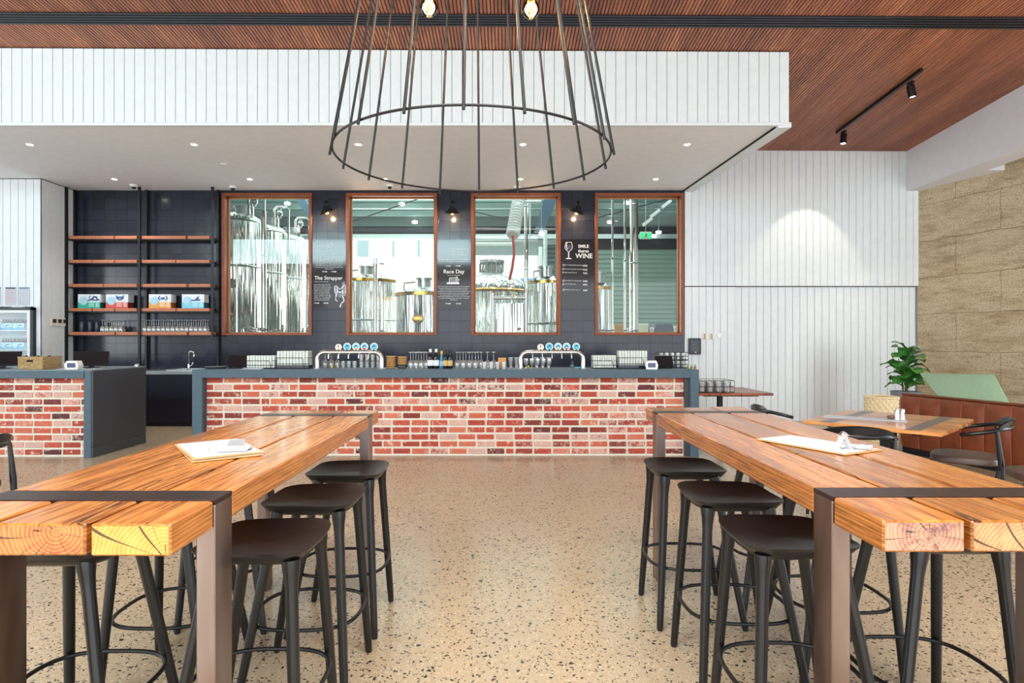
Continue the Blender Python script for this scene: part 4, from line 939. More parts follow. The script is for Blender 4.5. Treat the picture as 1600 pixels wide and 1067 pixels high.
# beer cartons on the fourth shelf
CART = [(121.4, 156.5, (30,176,152), (28,84,84), 'teal and white beer carton on the fourth shelf, leftmost'), (165.2, 200, (214,70,52), (116,40,36), 'red and white beer carton on the fourth shelf'),
        (232.3, 267, (232,158,62), (150,92,36), 'orange and white beer carton on the fourth shelf'), (284, 318.5, (120,205,226), (34,92,112), 'pale blue and white beer carton on the fourth shelf, rightmost')]
for i, (x0_, x1_, rgb, side, lab) in enumerate(CART):
    a, c = P(x0_, 459, YSF+.02), P(x1_, 481, YSF+.02); w = (c.x-a.x)/2; h = .235
    t = thing('beer_carton', lab, 'carton', ((a.x+c.x)/2, YSF+.02, SZ[3]+.001), group='beer cartons on the fourth shelf')
    b = B(); b.box(-w, w, .004, .17, .0, h*.42, .002); b.build('lower_half', C_(side), t)  # shade of the carton side put into the colour, darker than the front band
    b = B(); b.box(-w, w, .004, .17, h*.42, h, .002); b.build('upper_half', C_((226,232,236)), t)
    b = B(); b.box(-w+.001, w-.001, .0, .004, .0, h*.42); b.build('coloured_band', C_(rgb), t)
    b = sm(); b.T = Matrix.Translation((-w*.5, -.0015, h*.52)) @ Matrix.Rotation(pi/2, 4, 'X'); b.lathe([(0,0),(.072,0)], n=28, cap=False); b.build('round_emblem', C_((150,212,232)), t)
    b = B()
    for q in range(3):
        R_ = (.062, .05, .036)[q]; stroke(b, [(-w*.5+R_*math.cos(a_*pi/12), h*.52+R_*math.sin(a_*pi/12)) for a_ in range(25)], .004, -.0035)
    for q in range(-1, 2): stroke(b, [(-w*.5-.024, h*.52+q*.014), (-w*.5+.024, h*.52+q*.014)], .005, -.0035)
    b.build('emblem_rings', C_((235,245,248)), t)
    b = B(); rnd = random.Random(40+i); dx = w*.28
    if i == 0: stroke(b, [(dx-.07,h*.55),(dx-.03,h*.6),(dx+.01,h*.68),(dx+.03,h*.82),(dx+.07,h*.80),(dx+.09,h*.62),(dx+.12,h*.6)], .022, -.0035); stroke(b, [(dx-.05,h*.72),(dx-.03,h*.88)], .014, -.0035); stroke(b, [(dx,h*.6),(dx+.08,h*.56)], .02, -.0035)
    elif i == 1: 
        for s_ in (-1, 1): stroke(b, [(dx+s_*.01,h*.6),(dx+s_*.045,h*.7),(dx+s_*.06,h*.88)], .022, -.0035)
        stroke(b, [(dx-.03,h*.78),(dx+.03,h*.78)], .03, -.0035)
    elif i == 2: 
        for s_ in (-1, 1): stroke(b, [(dx+s_*.055,h*.86),(dx+s_*.075,h*.72),(dx+s_*.05,h*.58)], .016, -.0035)
        stroke(b, [(dx-.02,h*.7),(dx+.02,h*.7)], .035, -.0035)
    else: stroke(b, [(dx-.07,h*.56),(dx+.07,h*.58)], .022, -.0035); b.add([(dx-.02,-.0035,h*.62),(dx+.05,-.0035,h*.62),(dx+.045,-.0035,h*.88)], [(0,1,2)])
    b.build('blue_drawing', C_((44,92,150)), t)
    b = B()
    for q in range(3):
        stroke(b, [(w*.0+.0, h*.34-q*h*.1), (w*.45, h*.34-q*h*.1)], .008, -.0035)
    for q in range(5): stroke(b, [(w*.62, h*.36-q*h*.06), (w*.88, h*.36-q*h*.06)], .006, -.0035)
    b.build('lettering', C_((226,238,238)), t)
# black canisters
for i, px in enumerate((128, 140.7, 151.5)):
    p = P(px, 517, YSF+.08); b = sm(); b.lathe([(.0,0),(.032,0),(.034,.004),(.034,.17),(.030,.178),(0,.18)], n=20, cap=False)
    o = b.build('canister', plain('blue black canister', (50,58,76), 0.25) if i == 0 else bpy.data.materials['blue black canister']); o.location = (p.x, p.y, SZ[4]); tag(o, 'dark blue canister on the lowest shelf, %s' % ['leftmost of three', 'middle of three', 'rightmost of three'][i], 'canister', 'canisters on the lowest shelf')
# glassware
def make_wine(): 
    b = sm(); b.lathe([(.031,0),(.036,.02),(.038,.05),(.030,.085),(.006,.108),(.0035,.12),(.0035,.185),(.008,.195),(.032,.202),(.032,.204)], n=14, cap=False); return b.build('wine_glass', MT['tumbler'])
def make_tumbler():
    b = sm(); b.lathe([(.026,0.0),(.026,.004),(.029,.004),(.034,.088),(.031,.088),(.024,.008),(0,.008)], n=14, cap=False); return b.build('tumbler', MT['tumbler'])
def make_schooner():
    b = sm(); b.lathe([(.026,0),(.024,.012),(.030,.07),(.037,.135),(.035,.135),(.026,.06),(.02,.014),(0,.014)], n=14, cap=False); return b.build('beer_glass', MT['tumbler'])
def make_stem():
    b = sm(); b.lathe([(.030,0),(.030,.003),(.006,.010),(.005,.03),(.022,.05),(.033,.085),(.030,.125),(.028,.125),(.030,.085),(.018,.05),(0,.045)], n=14, cap=False); return b.build('stemmed_glass', MT['tumbler'])
protos = {}
def glass(kind, loc, label, group, cat='glass', rz=0, scale=1.0):
    if kind not in protos:
        o = {'wine': make_wine, 'tumbler': make_tumbler, 'beer': make_schooner, 'stem': make_stem}[kind](); protos[kind] = o; o['_used'] = 1
        del o['_used']
    else: o = protos[kind].copy(); COL.objects.link(o)
    o.location = loc; o.rotation_euler = (rz, 0, 0); o.scale = (scale,)*3
    return tag(o, label, cat, group)
for row, yy in (('front', YSF+.055), ('back', YSF+.140)):
    for i in range(5):
        px = 160+i*7.2+(3.6 if row == 'back' else 0); p = P(px, 0, yy)
        glass('wine', (p.x, yy, SZ[4]), 'upturned wine glass beside the canisters, %s from left, %s row' % (ORD[i], row), 'upturned wine glasses beside the canisters')
    for i in range(14):
        px = 226+i*7.3+(3.6 if row == 'back' else 0); p = P(px, 0, yy)
        glass('wine', (p.x, yy, SZ[4]), 'upturned wine glass on the lowest right shelf, %s from left, %s row' % (ORD[i], row), 'upturned wine glasses on the lowest right shelf')

# ================================================================ FRIDGE
fx1 = -7.555
fr = thing('drinks_fridge', 'upright glass door drinks fridge standing at the left wall', 'fridge', (fx1-.6, 9.72, 0))
fz = 1.93
b = B(); b.box(-.62,.58,.30,.38,0.05,fz); b.box(-.62,-.58,.04,.30,.05,fz); b.box(.558,.598,.0,.30,.05,fz); b.box(-.62,.598,.0,.30,fz-.04,fz); b.box(-.62,.598,.0,.30,0,.1)
b.build('cabinet', MT['black'], fr)
b = B(); b.box(-.578,.556,.285,.298,.1,fz-.042); b.box(.545,.556,.05,.285,.1,fz-.042); b.build('liner', C_((176,190,200)), fr)
for x0_, x1_ in ((-.60, -.012), (-.008, .555)):
    b = B(); w_ = .045
    for q in ((x0_, x0_+w_, .1, fz-.045), (x1_-w_, x1_, .1, fz-.045), (x0_+w_, x1_-w_, fz-.045-w_, fz-.045), (x0_+w_, x1_-w_, .1, .1+w_)): b.box(q[0], q[1], -.012, .02, q[2], q[3], .003)
    d = b.build('door', C_((226,234,238)), fr)
    b = B(); b.box(x0_+w_, x1_-w_, .0, .006, .1+w_, fz-.045-w_); b.build('pane', MT['glass'], d)
sz_f = [P(0, y, 9.85).z for y in (516, 546, 572)]+[.62]
for z in sz_f: b = B(); b.box(-.575,.545,.05,.28,z-.012,z); b.build('shelf', C_((216,224,230)), fr)
b = B(); b.box(.515,.54,.03,.05,.2,fz-.1); b.build('light_strip', emit('fridge light strip', (.85,.95,1), 1.2), fr)
light('fridge_lamp', 'AREA', (fx1-.25, 9.76, 1.55), 0.3, (.85,.95,1), R(90,0,0), (.9,.5))
for r_, z in enumerate(sz_f[:3]):
    for i, px in enumerate((14, 33)):
        p = P(px+1.5, 0, 9.87); t = thing('bottle_carton', 'pale blue open bottle carton in the fridge, %s one on the %s shelf' % (('left', 'right')[i], ORD[r_]), 'carton', (p.x-.02, 9.87, z), group='bottle cartons in the fridge')
        b = B(); b.box(-.092,.092,-.06,.08,.001,.115,.003); b.build('carton', C_((176,212,228)), t)
        b = B(); b.box(-.09,.09,-.062,-.06,.004,.05); b.build('blue_band', C_((58,160,200)), t)
        b = B(); stroke(b, [(.0,.06),(.03,.085),(.06,.08)], .016, -.0635); b.build('drawing', C_((44,84,140)), t)
        b = sm(); b.T = Matrix.Translation((-.045,-.0625,.065)) @ Matrix.Rotation(pi/2, 4, 'X'); b.lathe([(0,0),(.034,0)], n=20, cap=False); b.build('emblem', C_((150,214,236)), t)
        b = sm()
        for q in range(4):
            for w_ in range(2): b.lathe([(.024,0),(.024,.02),(.011,.05),(.011,.075),(.014,.078),(0,.08)], (-.066+q*.044, -.03+w_*.06, .10), 10, cap=False)
        b.build('bottles', plain('brown bottle glass', (52,26,22), 0.12) if 'brown bottle glass' not in bpy.data.materials else bpy.data.materials['brown bottle glass'], t)

# ================================================================ SCONCES AND BOARDS
def sconce(px, tilt, lab):
    p = P(px, 318, YB); t = thing('wall_sconce', lab, 'wall lamp', p, group='black wall sconces over the boards')
    b = sm(); b.T = Matrix.Rotation(pi/2, 4, 'X'); b.lathe([(.045,0.001),(.045,.015),(.03,.022),(0,.022)], n=18, cap=False); b.build('wall_plate', MT['black'], t)
    b = sm(); b.tube([(0,-.02,0),(0,-.12,.02),(0,-.17,-.01),(0,-.18,-.07)], .009, 8); b.sphere((0,-.18,-.075), .022, 12, 8); b.build('arm', MT['black'], t)
    c = Matrix.Translation((0,-.18,-.08)) @ Matrix.Rotation(math.radians(tilt), 4, 'Y') @ Matrix.Rotation(math.radians(12), 4, 'X')
    b = sm(); b.T = c; b.lathe([(0,.03),(.03,.03),(.034,-.02),(.125,-.125),(.128,-.13),(.120,-.125),(.03,-.025),(0,-.02)], n=28, cap=False); b.build('shade', MT['black'], t)
    b = sm(); b.T = c; b.lathe([(0,-.150),(.020,-.145),(.030,-.125),(.024,-.095),(.012,-.07),(.012,-.03)], n=16, cap=False); b.build('bulb', MT['lamp_glow'], t)
    q = c @ Vector((0,.0,-.18)); light('sconce_lamp', 'POINT', p+q, 9, (1.0, .62, .28), radius=.03)
sconce(511, -22, 'black cone sconce above the board with the saddle drawing')
sconce(708, 0, 'black cone sconce above the board headed Race Day')
sconce(903, 20, 'black cone sconce above the wine list board')
def scribble(b, x0, x1, z, n, rnd, h=.011, y=-.0125, sl=0.0):
    """a row of small written words"""
    x = x0
    while x < x1-.008:
        w = min(rnd.uniform(.02, .07), x1-x); k = max(2, int(w/.007)); pts = []
        for i in range(k+1): pts.append((x+w*i/k, z+(h*.5 if i % 2 else -h*.5)*rnd.uniform(.5,1)+sl*(x-x0)))
        stroke(b, pts, .0042, y); x += w+.011
def board(px0, px1, py0, py1, lab):
    a, c = P(px0, py0, YB-.01), P(px1, py1, YB-.01); t = thing('menu_board', lab, 'menu board', ((a.x+c.x)/2, YB, c.z), group='black menu boards between the windows')
    w, h = (c.x-a.x)/2, a.z-c.z
    b = B(); b.box(-w, w, -.012, -.001, 0, h, .001); b.build('panel', MT['board_black'], t)
    for sx_ in (-1, 1): b = sm(); b.T = Matrix.Translation((sx_*(w-.025), -.012, h-.03)) @ Matrix.Rotation(pi/2, 4, 'X'); b.lathe([(.009,0),(.009,.003),(0,.004)], n=10, cap=False); b.build('screw', MT['plastic'], t)
    return t, w, h
def arrows(b, xs, z):
    for x in xs: stroke(b, [(x,z),(x+.055,z)], .009, -.0125); stroke(b, [(x+.06,z-.004),(x+.075,z)], .016, -.0125)
rnd = random.Random(3)
t, w, h = board(488.4, 540.6, 374, 481, 'glossy black board headed The Strapper with a saddle drawing')
b = B()
for i in range(7): scribble(b, -w+.05, w-.05, h-.31-i*.029, 1, rnd)
scribble(b, -.07, .07, h-.31-7*.029, 1, rnd); arrows(b, (-.12, .04), h-.56)
hd = B(); text_into(hd, 'The Strapper', -w+.03, -.0125, h-.70, .092, bold=.001); hd.build('heading', MT['chalk'], t); scribble(b, -w+.03, -.02, h-.735, 1, rnd)
for i in range(11): scribble(b, -w+.03, rnd.uniform(.0,.04), h-.785-i*.027, 1, rnd)
arrows(b, (-w+.03, -w+.19), h-1.105); b.build('chalk_writing', MT['chalk'], t)
b = B()   # faint running horse at the top
stroke(b, [(-.22,h-.12),(-.12,h-.10),(-.05,h-.13),(.02,h-.07),(.05,h-.05),(.06,h-.09),(.03,h-.12),(.0,h-.17),(-.08,h-.18),(-.16,h-.16),(-.2,h-.2)], .008, -.0125); stroke(b, [(.0,h-.16),(.06,h-.18),(.05,h-.21)], .007, -.0125); stroke(b, [(-.02,h-.17),(.03,h-.22)], .007, -.0125)
text_into(b, 'STRAPPER', -.10, -.0125, h-.25, .05) if False else scribble(b, -.10, .13, h-.25, 1, rnd, .035); b.build('horse_drawing', C_((190,206,210)), t)
b = B()
for (x_, z_, sw_, sh_) in ((.13,.20,.05,.10),(.25,.25,.045,.14),(.19,.18,.05,.05)): b.box(x_-sw_/2, x_+sw_/2, -.0128, -.0122, z_, z_+sh_+.06)
b.build('saddle_shade', C_((128,140,160)), t)
b = B()
stroke(b, [(.09,.37),(.13,.38),(.16,.33),(.21,.33),(.25,.40),(.29,.39),(.28,.22),(.24,.22),(.23,.30)], .02, -.0135); stroke(b, [(.09,.37),(.10,.26),(.14,.25),(.14,.32)], .016, -.0135); stroke(b, [(.12,.24),(.11,.13),(.14,.12)], .014, -.0135); stroke(b, [(.23,.22),(.26,.12),(.21,.08),(.19,.02)], .02, -.0135); stroke(b, [(.16,.28),(.21,.27)], .016, -.0135)
b.build('saddle_drawing', MT['chalk'], t)
t, w, h = board(681.5, 736.8, 374, 480, 'glossy black board headed Race Day with a hat drawing')
b = B()
for i in range(4): scribble(b, -.06, w-.06, h-.16-i*.035, 1, rnd)
for i in range(2): scribble(b, -w+.05, w-.05, h-.35-i*.03, 1, rnd)
arrows(b, (-.14, .03), h-.46); hd = B(); text_into(hd, 'Race Day', .0, -.0125, h-.59, .095, 'CENTER', .001); hd.build('heading', MT['chalk'], t); scribble(b, -.11, .11, h-.625, 1, rnd)
for i in range(8): k_ = .02*(i % 3); scribble(b, -w+.03+k_, w-.03-k_, h-.82-i*.029, 1, rnd)
scribble(b, -.06, .06, h-1.05, 1, rnd); arrows(b, (-.14, .04), h-1.115); b.build('chalk_writing', MT['chalk'], t)
b = B()
stroke(b, [(-.11,h-.76),(.08,h-.76)], .030, -.0125); stroke(b, [(-.08,h-.74),(-.075,h-.67),(.04,h-.665)], .010, -.0125); stroke(b, [(.04,h-.74),(.04,h-.66),(.06,h-.65),(.07,h-.74)], .012, -.0125); stroke(b, [(.07,h-.70),(.10,h-.70)], .01, -.0125); b.build('hat_drawing', MT['chalk'], t)
b = B(); b.box(-.065, .03, -.0126, -.0122, h-.745, h-.68); b.build('hat_shade', C_((120,132,142)), t)
t, w, h = board(876.3, 929.0, 374, 480.5, 'black board reading Smile theres wine with a wine glass drawing')
b = B(); gx = -w+.135
stroke(b, [(gx-.045,h-.05),(gx-.065,h-.13),(gx-.058,h-.165),(gx-.006,h-.215),(gx-.004,h-.32),(gx-.05,h-.335),(gx+.05,h-.335),(gx+.004,h-.32),(gx+.006,h-.215),(gx+.058,h-.165),(gx+.066,h-.13),(gx+.05,h-.05),(gx-.045,h-.05)], .009, -.0125)
stroke(b, [(gx-.03,h-.06),(gx-.042,h-.13),(gx-.02,h-.17)], .014, -.0125); b.box(gx-.04, gx+.04, -.0126, -.0122, h-.343, h-.328)
b.build('wine_glass_drawing', MT['chalk'], t)
b = B(); b.box(gx-.03, gx+.045, -.0124, -.0121, h-.17, h-.10); b.build('wine_shade', C_((74,76,96)), t)
b = B(); tx = .10
text_into(b, 'SMILE', tx, -.0125, h-.145, .075, 'CENTER', .0018); text_into(b, 'theres', tx, -.0125, h-.225, .072, 'CENTER', .0018); text_into(b, 'WINE', tx+.01, -.0125, h-.325, .115, 'CENTER', .0022); b.build('heading', MT['chalk'], t); b = B()
def item(s, z, price, x1=None):
    text_into(b, s[0], -w+.03, -.0125, z-.018, .048, bold=.0008); scribble(b, -w+.065, x1, z, 1, rnd, .014, sl=-.02); text_into(b, price, w-.20, -.0125, z-.026, .042, bold=.0008)
for s, dz, pr, xe in (('C', .445, '8/38', .08), ('P', .515, '9/32', .10), ('P', .575, '9/32', -.01), ('C', .715, '8/42', .07), ('S', .775, '8/36', -.02), ('C', .875, '9/45', .06)): item(s, h-dz, pr, xe)
b.build('chalk_writing', MT['chalk'], t)
# ================================================================ THINGS ON THE COUNTERS
def at_top(px, d, z=CT): return Vector(((px-CX)*d/F_PX, d, z))
def wire(b, pts, r=.003): b.tube(pts, r, 6)
def tap_font(px0, px1, lab):
    d = 7.50; a, c = at_top(px0, d), at_top(px1, d); t = thing('tap_font', lab, 'beer tap', ((a.x+c.x)/2, d, CT), group='chrome beer tap arches on the bar')
    w = (c.x-a.x)/2; h = .205; r = .09
    pts = [(-w,0,0),(-w,0,h-r)]+[(-w+r-r*math.cos(k*pi/12), 0, h-r+r*math.sin(k*pi/12)) for k in range(1,7)]+[(w-r+r*math.sin(k*pi/12), 0, h-r+r*math.cos(k*pi/12)) for k in range(0,7)]+[(w,0,0)]
    b = sm(); b.tube(pts, .027, 18); b.build('arch', plain('satin chrome', (214,212,204), 0.2, 1.0) if 'satin chrome' not in bpy.data.materials else bpy.data.materials['satin chrome'], t)
    for s_ in (-1, 1): b = sm(); b.lathe([(.042,0),(.042,.006),(.03,.010)], (s_*w,0,0), 18, cap=False); b.build('foot', MT['chrome'], t)
    x_ = []
    off = 528-px0; 
    for i, (px, r_, z_, rgb, low) in enumerate(((528, .040, .268, (240,234,220), (222,190,150)), (541.6, .047, .275, (96,196,224), (60,168,206)), (555.3, .047, .275, (150,214,232), (236,186,70)), (568.5, .047, .275, (140,208,232), (206,84,70)), (583.6, .047, .275, (110,204,224), (50,186,190)))):
        x = at_top(px-545.5+(px0+px1)/2, d).x-t.location.x
        b = sm(); b.cyl((x,-.0,h+.02),(x,-.0,z_-r_+.01), .008, n=8); b.lathe([(.012,h+.02),(.012,h+.032)], (x,0,0), 10); b.build('handle', MT['black'], t)
        b = sm(); b.T = Matrix.Translation((x,.006,z_)) @ Matrix.Rotation(pi/2, 4, 'X'); b.lathe([(0,-.006),(r_,-.004),(r_,.006),(0,.007)], n=26, cap=False); bd = b.build('badge', MT['white'], t)
        b = sm(); b.T = Matrix.Translation((x,-.0015,z_)) @ Matrix.Rotation(pi/2, 4, 'X'); b.lathe([(0,0),(r_*.82,0)], n=26, cap=False); b.build('badge_face', C_(rgb), bd)
        b = B(); ks = [(-r_*.7+ r_*.14*q) for q in range(11)]
        b.add([(x+r_*.78*math.cos(pi+k*pi/12), -.0030, z_+r_*.78*math.sin(pi+k*pi/12)) for k in range(2,11)], [tuple(range(9))]); b.build('badge_band', C_(low), bd)
        b = B(); stroke(b, [(x-r_*.4,z_-.004),(x-.0,z_+.014),(x+r_*.4,z_+.002)] if i else [(x,z_+.0),(x,z_+.02)], .012, -.0045); b.build('badge_drawing', C_((40,84,138) if i else (60,44,36)), bd)
    for i in range(5):
        x = -w*.62+i*w*.31; b = sm(); b.tube([(x,-.0,h-.02),(x,-.045,h-.03),(x,-.05,h-.075)], .007, 8); b.build('spout', MT['chrome'], t)
    return t
tap_font(496, 596.5, 'chrome arched beer tap with five round badges, left one')
tap_font(813.5, 911, 'chrome arched beer tap with five round badges, right one')

def tub_rack(px0, px1, py0, lab, d=7.62, lift=0.0):
    a = at_top(px0, d); c = at_top(px1, d); z1 = P(0, py0, d).z; h = z1-CT; w = (c.x-a.x)/2
    t = thing('menu_rack', lab, 'rack', ((a.x+c.x)/2, d, CT), group='black wire racks holding pale stacks')
    b = B(); n = 10; k = 2*w/n
    for i in range(n): b.box(-w*.96+i*k*.96, -w*.96+(i+.88)*k*.96, -.08+.004*(i % 2), .08, .012+lift, h, .004)
    b.build('pale_stack', MT['ribbed'], t)
    b = sm(); y = -.092
    wire(b, [(-w,y,.004),(-w*.96,y,h*.62),(w*.62,y,h*.62),(w*.72,y,.004)], .0035); wire(b, [(-w,y,h*.28),(w,y,h*.28)], .0035); wire(b, [(-w,y,.004),(w,y,.004),(w,.09,.004),(-w,.09,.004),(-w,y,.004)], .004)
    wire(b, [(w*.80,y,h*.62),(w,y,h*.62),(w,y,.004)], .0035); wire(b, [(w,y,h*.62),(w,.09,h*.62),(-w,.09,h*.62),(-w,y,h*.62)], .0035)
    b.build('wire_frame', MT['black'], t)
    if lift:
        b = B(); b.box(-w*.97,w*.97,-.085,.085,.006,lift+.008); b.build('tray', MT['screen'], t)
tub_rack(389, 434, 555.5, 'pale stack in a wire rack, lower one left of the left tap')
tub_rack(435.5, 486, 548.3, 'pale stack in a wire rack, taller one left of the left tap', lift=.03)
tub_rack(924.5, 962, 555, 'pale stack in a wire rack, lower one right of the right tap')
tub_rack(964.5, 1010.5, 548, 'pale stack in a wire rack, taller one right of the right tap', lift=.03)

def pos(px, d, w, h, tilt, yaw, lab, z=CT):
    t = thing('till_monitor', lab, 'till', at_top(px, d, z), rz=math.radians(yaw), group='black till monitors on the counters')
    b = B(); b.box(-.09,.09,-.07,.07,0,.012,.004); b.build('base', MT['plastic'], t)
    b = B(); b.T = Matrix.Translation((0,.02,.01)); b.box(-.03,.03,-.02,.02,0,h*.6,.004); b.build('stand', MT['plastic'], t)
    M_ = Matrix.Translation((0,-.02,h*.55)) @ Matrix.Rotation(math.radians(tilt), 4, 'X')
    b = B(); b.T = M_; b.box(-w/2,w/2,-.012,.014,-h/2,h/2,.006); b.build('monitor', MT['plastic'], t)
    b = B(); b.T = M_; b.box(-w/2+.015,w/2-.015,.014,.0155,-h/2+.015,h/2-.015); b.build('screen', MT['screen'], t)
    return t
t = pos(372, 7.70, .26, .17, -35, 0, 'black till monitor seen from behind at the left end of the bar')
pos(1037, 7.64, .22, .16, -30, 0, 'black till monitor seen from behind at the right end of the bar')
pos(143, 7.74, .38, .22, -38, 28, 'black till monitor at the right end of the left counter')
pos(4, 7.62, .38, .22, -38, 30, 'black till monitor at the left picture edge on the left counter')
def terminal(px, d, yaw, lab):
    t = thing('card_terminal', lab, 'card terminal', at_top(px, d), rz=math.radians(yaw), group='white card terminals')
    b = B(); b.prism([(-.065,0),(.065,0),(.075,.05),(.055,.105),(-.055,.105),(-.08,.06)], -.09, .05); b.build('housing', MT['white'], t, bevel=.006)
    b = B(); b.box(-.045,.045,-.094,-.090,.025,.08,.002); b.build('screen', C_((70,84,120), 0.2), t)
    b = sm(); b.tube([(.08,0,.02),(.14,-.02,.015),(.18,.02,.012),(.16,.06,.012)], .004, 6); b.build('cable', MT['plastic'], t)
terminal(117, 7.38, 12, 'white card terminal beside the till on the left counter')
terminal(1018.5, 7.40, -14, 'white card terminal in front of the till at the right bar end')
# seagrass basket
t = thing('storage_basket', 'rectangular seagrass basket with a handle hole on the left counter', 'basket', (-5.755, 7.36, CT))
b = B(); w, dp, h = .153, .32, .152
b.box(-w, w, 0, .012, 0, h, .004); b.box(w-.012, w, .012, dp, 0, h, .004); b.box(-w, -w+.012, .012, dp, 0, h, .004); b.box(-w+.012, w-.012, dp-.012, dp, 0, h, .004); b.box(-w+.012, w-.012, .012, dp-.012, 0, .012)
b.build('body', MT['seagrass'], t)
b = B(); b.box(-w-.003,w+.003,-.003,.015,h-.012,h+.004,.003); b.box(w-.015,w+.003,.015,dp,h-.012,h+.004,.003); b.build('rim', MT['seagrass'], t)
b = B(); b.box(-.04,.035,-.0025,-.001,h-.062,h-.036); b.build('handle_hole', MT['gap'], t)
for k in range(5): 
    o = B(); o.box(-.035,.035,-.012,.012,0,.17,.006); o = o.build('bottle_neck', MT['plastic']); o.rotation_euler = (0, .5*(k % 2)-.2, .3); o.location = (-5.84+.04*k, 7.45+.04*k, CT+.014); o.scale = (.5, .8, .9); o.name = 'menu_holder'
    tag(o, 'dark flat holder poking out of the seagrass basket, %s from the front' % ORD[k], 'holder', 'dark holders in the basket')
b = B(); b.box(-.22,.22,-.09,.09,.0,.006); o = b.build('paper_stack', MT['paper']); o.location = (-5.25, 7.50, CT); tag(o, 'flat white papers beside the basket on the left counter', 'papers')
b = sm(); b.sphere((0,0,.012), .03, 12, 8); b.cyl((0,0,.0),(0,0,.012), .035, n=14); o = b.build('service_bell', MT['chrome']); o.location = at_top(214, 8.22); tag(o, 'small silver bell at the back of the left counter', 'bell')
b = sm(); b.lathe([(.0,0),(.10,0),(.13,.012),(.12,.016),(0,.010)], n=24, cap=False); b.lathe([(.0,.018),(.13,.018),(.14,.026),(0,.022)], n=24, cap=False)
o = b.build('bar_tray', MT['steel_rough']); o.location = at_top(338, 7.6); tag(o, 'steel round trays stacked at the left end of the bar', 'tray')
b = B(); b.box(-.12,.12,-.05,.05,0,.006); b.T = Matrix.Translation((.02,.01,.008)) @ Matrix.Rotation(.3, 4, 'Z'); b.box(-.12,.10,-.05,.05,0,.006); o = b.build('bar_papers', MT['paper']); o.location = at_top(394, 7.42); tag(o, 'loose white papers in front of the left wire rack', 'papers')
# wooden cups
rnd = random.Random(9)
for i, (px, z0, n, lab) in enumerate(((611, 0.0, 6, 'stack of tan wooden bowls right beside the left tap'), (628.5, .045, 4, 'stack of tan wooden bowls raised on a black block'))):
    t = thing('wooden_bowl_stack', lab, 'bowls', at_top(px, 7.65), group='stacked wooden bowls')
    wd = plain('tan bowl wood', (226,176,112), 0.5, noise=0.2, nscale=40) if i == 0 else bpy.data.materials['tan bowl wood']
    if z0: b = B(); b.box(-.05,.05,-.05,.05,0,z0-.002,.004); b.build('block', MT['plastic'], t)
    for k in range(n):
        b = sm(); z = z0+k*.026; b.lathe([(.035,z),(.055,z+.010),(.064,z+.024),(.060,z+.024),(.05,z+.012),(0,z+.008)], n=20, cap=False); b.build('bowl', wd, t)
# glass groups on the bar
def row(kind, pxs, d, z, what, group):
    for i, px in enumerate(pxs): glass(kind, at_top(px, d, z), '%s, %s from the left' % (what, ORD[i]), group)
row('wine', [641.5+i*8.4 for i in range(4)], 7.66, CT, 'upturned wine glass between the bowls and the bottles, front row', 'upturned wine glasses beside the bowls')
row('wine', [645.5+i*8.4 for i in range(3)], 7.82, CT, 'upturned wine glass between the bowls and the bottles, rear row', 'upturned wine glasses beside the bowls')
row('wine', [714+i*9.6 for i in range(4)], 7.70, CT, 'upturned wine glass right of the tan labelled bottles, front row', 'upturned wine glasses right of the bottles')
row('wine', [718.5+i*9.6 for i in range(4)], 7.84, CT, 'upturned wine glass right of the tan labelled bottles, rear row', 'upturned wine glasses right of the bottles')
row('wine', [752+i*9.6 for i in range(3)], 7.76, CT, 'upturned wine glass left of the tan box', 'upturned wine glasses left of the tan box')
row('tumbler', [757, 767.5, 777.5, 787.5], 7.42, CT, 'short tumbler at the bar edge before the tan box', 'short tumblers at the bar edge')
row('beer', [798, 807.3], 7.80, CT, 'beer glass left of the right tap, lower tier', 'beer glasses left of the right tap')
row('beer', [800.5, 806], 7.72, CT+.135, 'beer glass left of the right tap, upper tier', 'beer glasses left of the right tap') if False else None
row('stem', [822, 831, 840, 849, 858], 7.64, CT, 'stemmed beer glass under the right tap arch', 'stemmed glasses under the right tap')
row('beer', [838, 847.5, 857], 7.84, CT+.0, 'tall beer glass behind the stemmed glasses under the right tap', 'tall beer glasses under the right tap')
row('wine', [508+i*9.6 for i in range(3)], 7.80, CT, 'upturned wine glass behind the left tap arch', 'upturned wine glasses behind the left tap')
row('tumbler', [536.5+i*8.8 for i in range(3)], 7.74, CT, 'tumbler behind the middle of the left tap arch', 'tumblers behind the left tap')
row('tumbler', [565+i*8.8 for i in range(4)], 7.74, CT, 'tumbler at the left tap right foot, lower tier', 'stacked tumblers behind the left tap')
b = B(); b.box(-.15,.15,-.05,.05,0,.006); o = b.build('glass_tray', MT['plastic']); o.location = at_top(578.5, 7.74, CT+.0885); tag(o, 'thin black tray between two tiers of tumblers by the left tap', 'tray')
row('tumbler', [565+i*8.8 for i in range(4)], 7.74, CT+.0955, 'tumbler at the left tap right foot, upper tier', 'stacked tumblers behind the left tap')
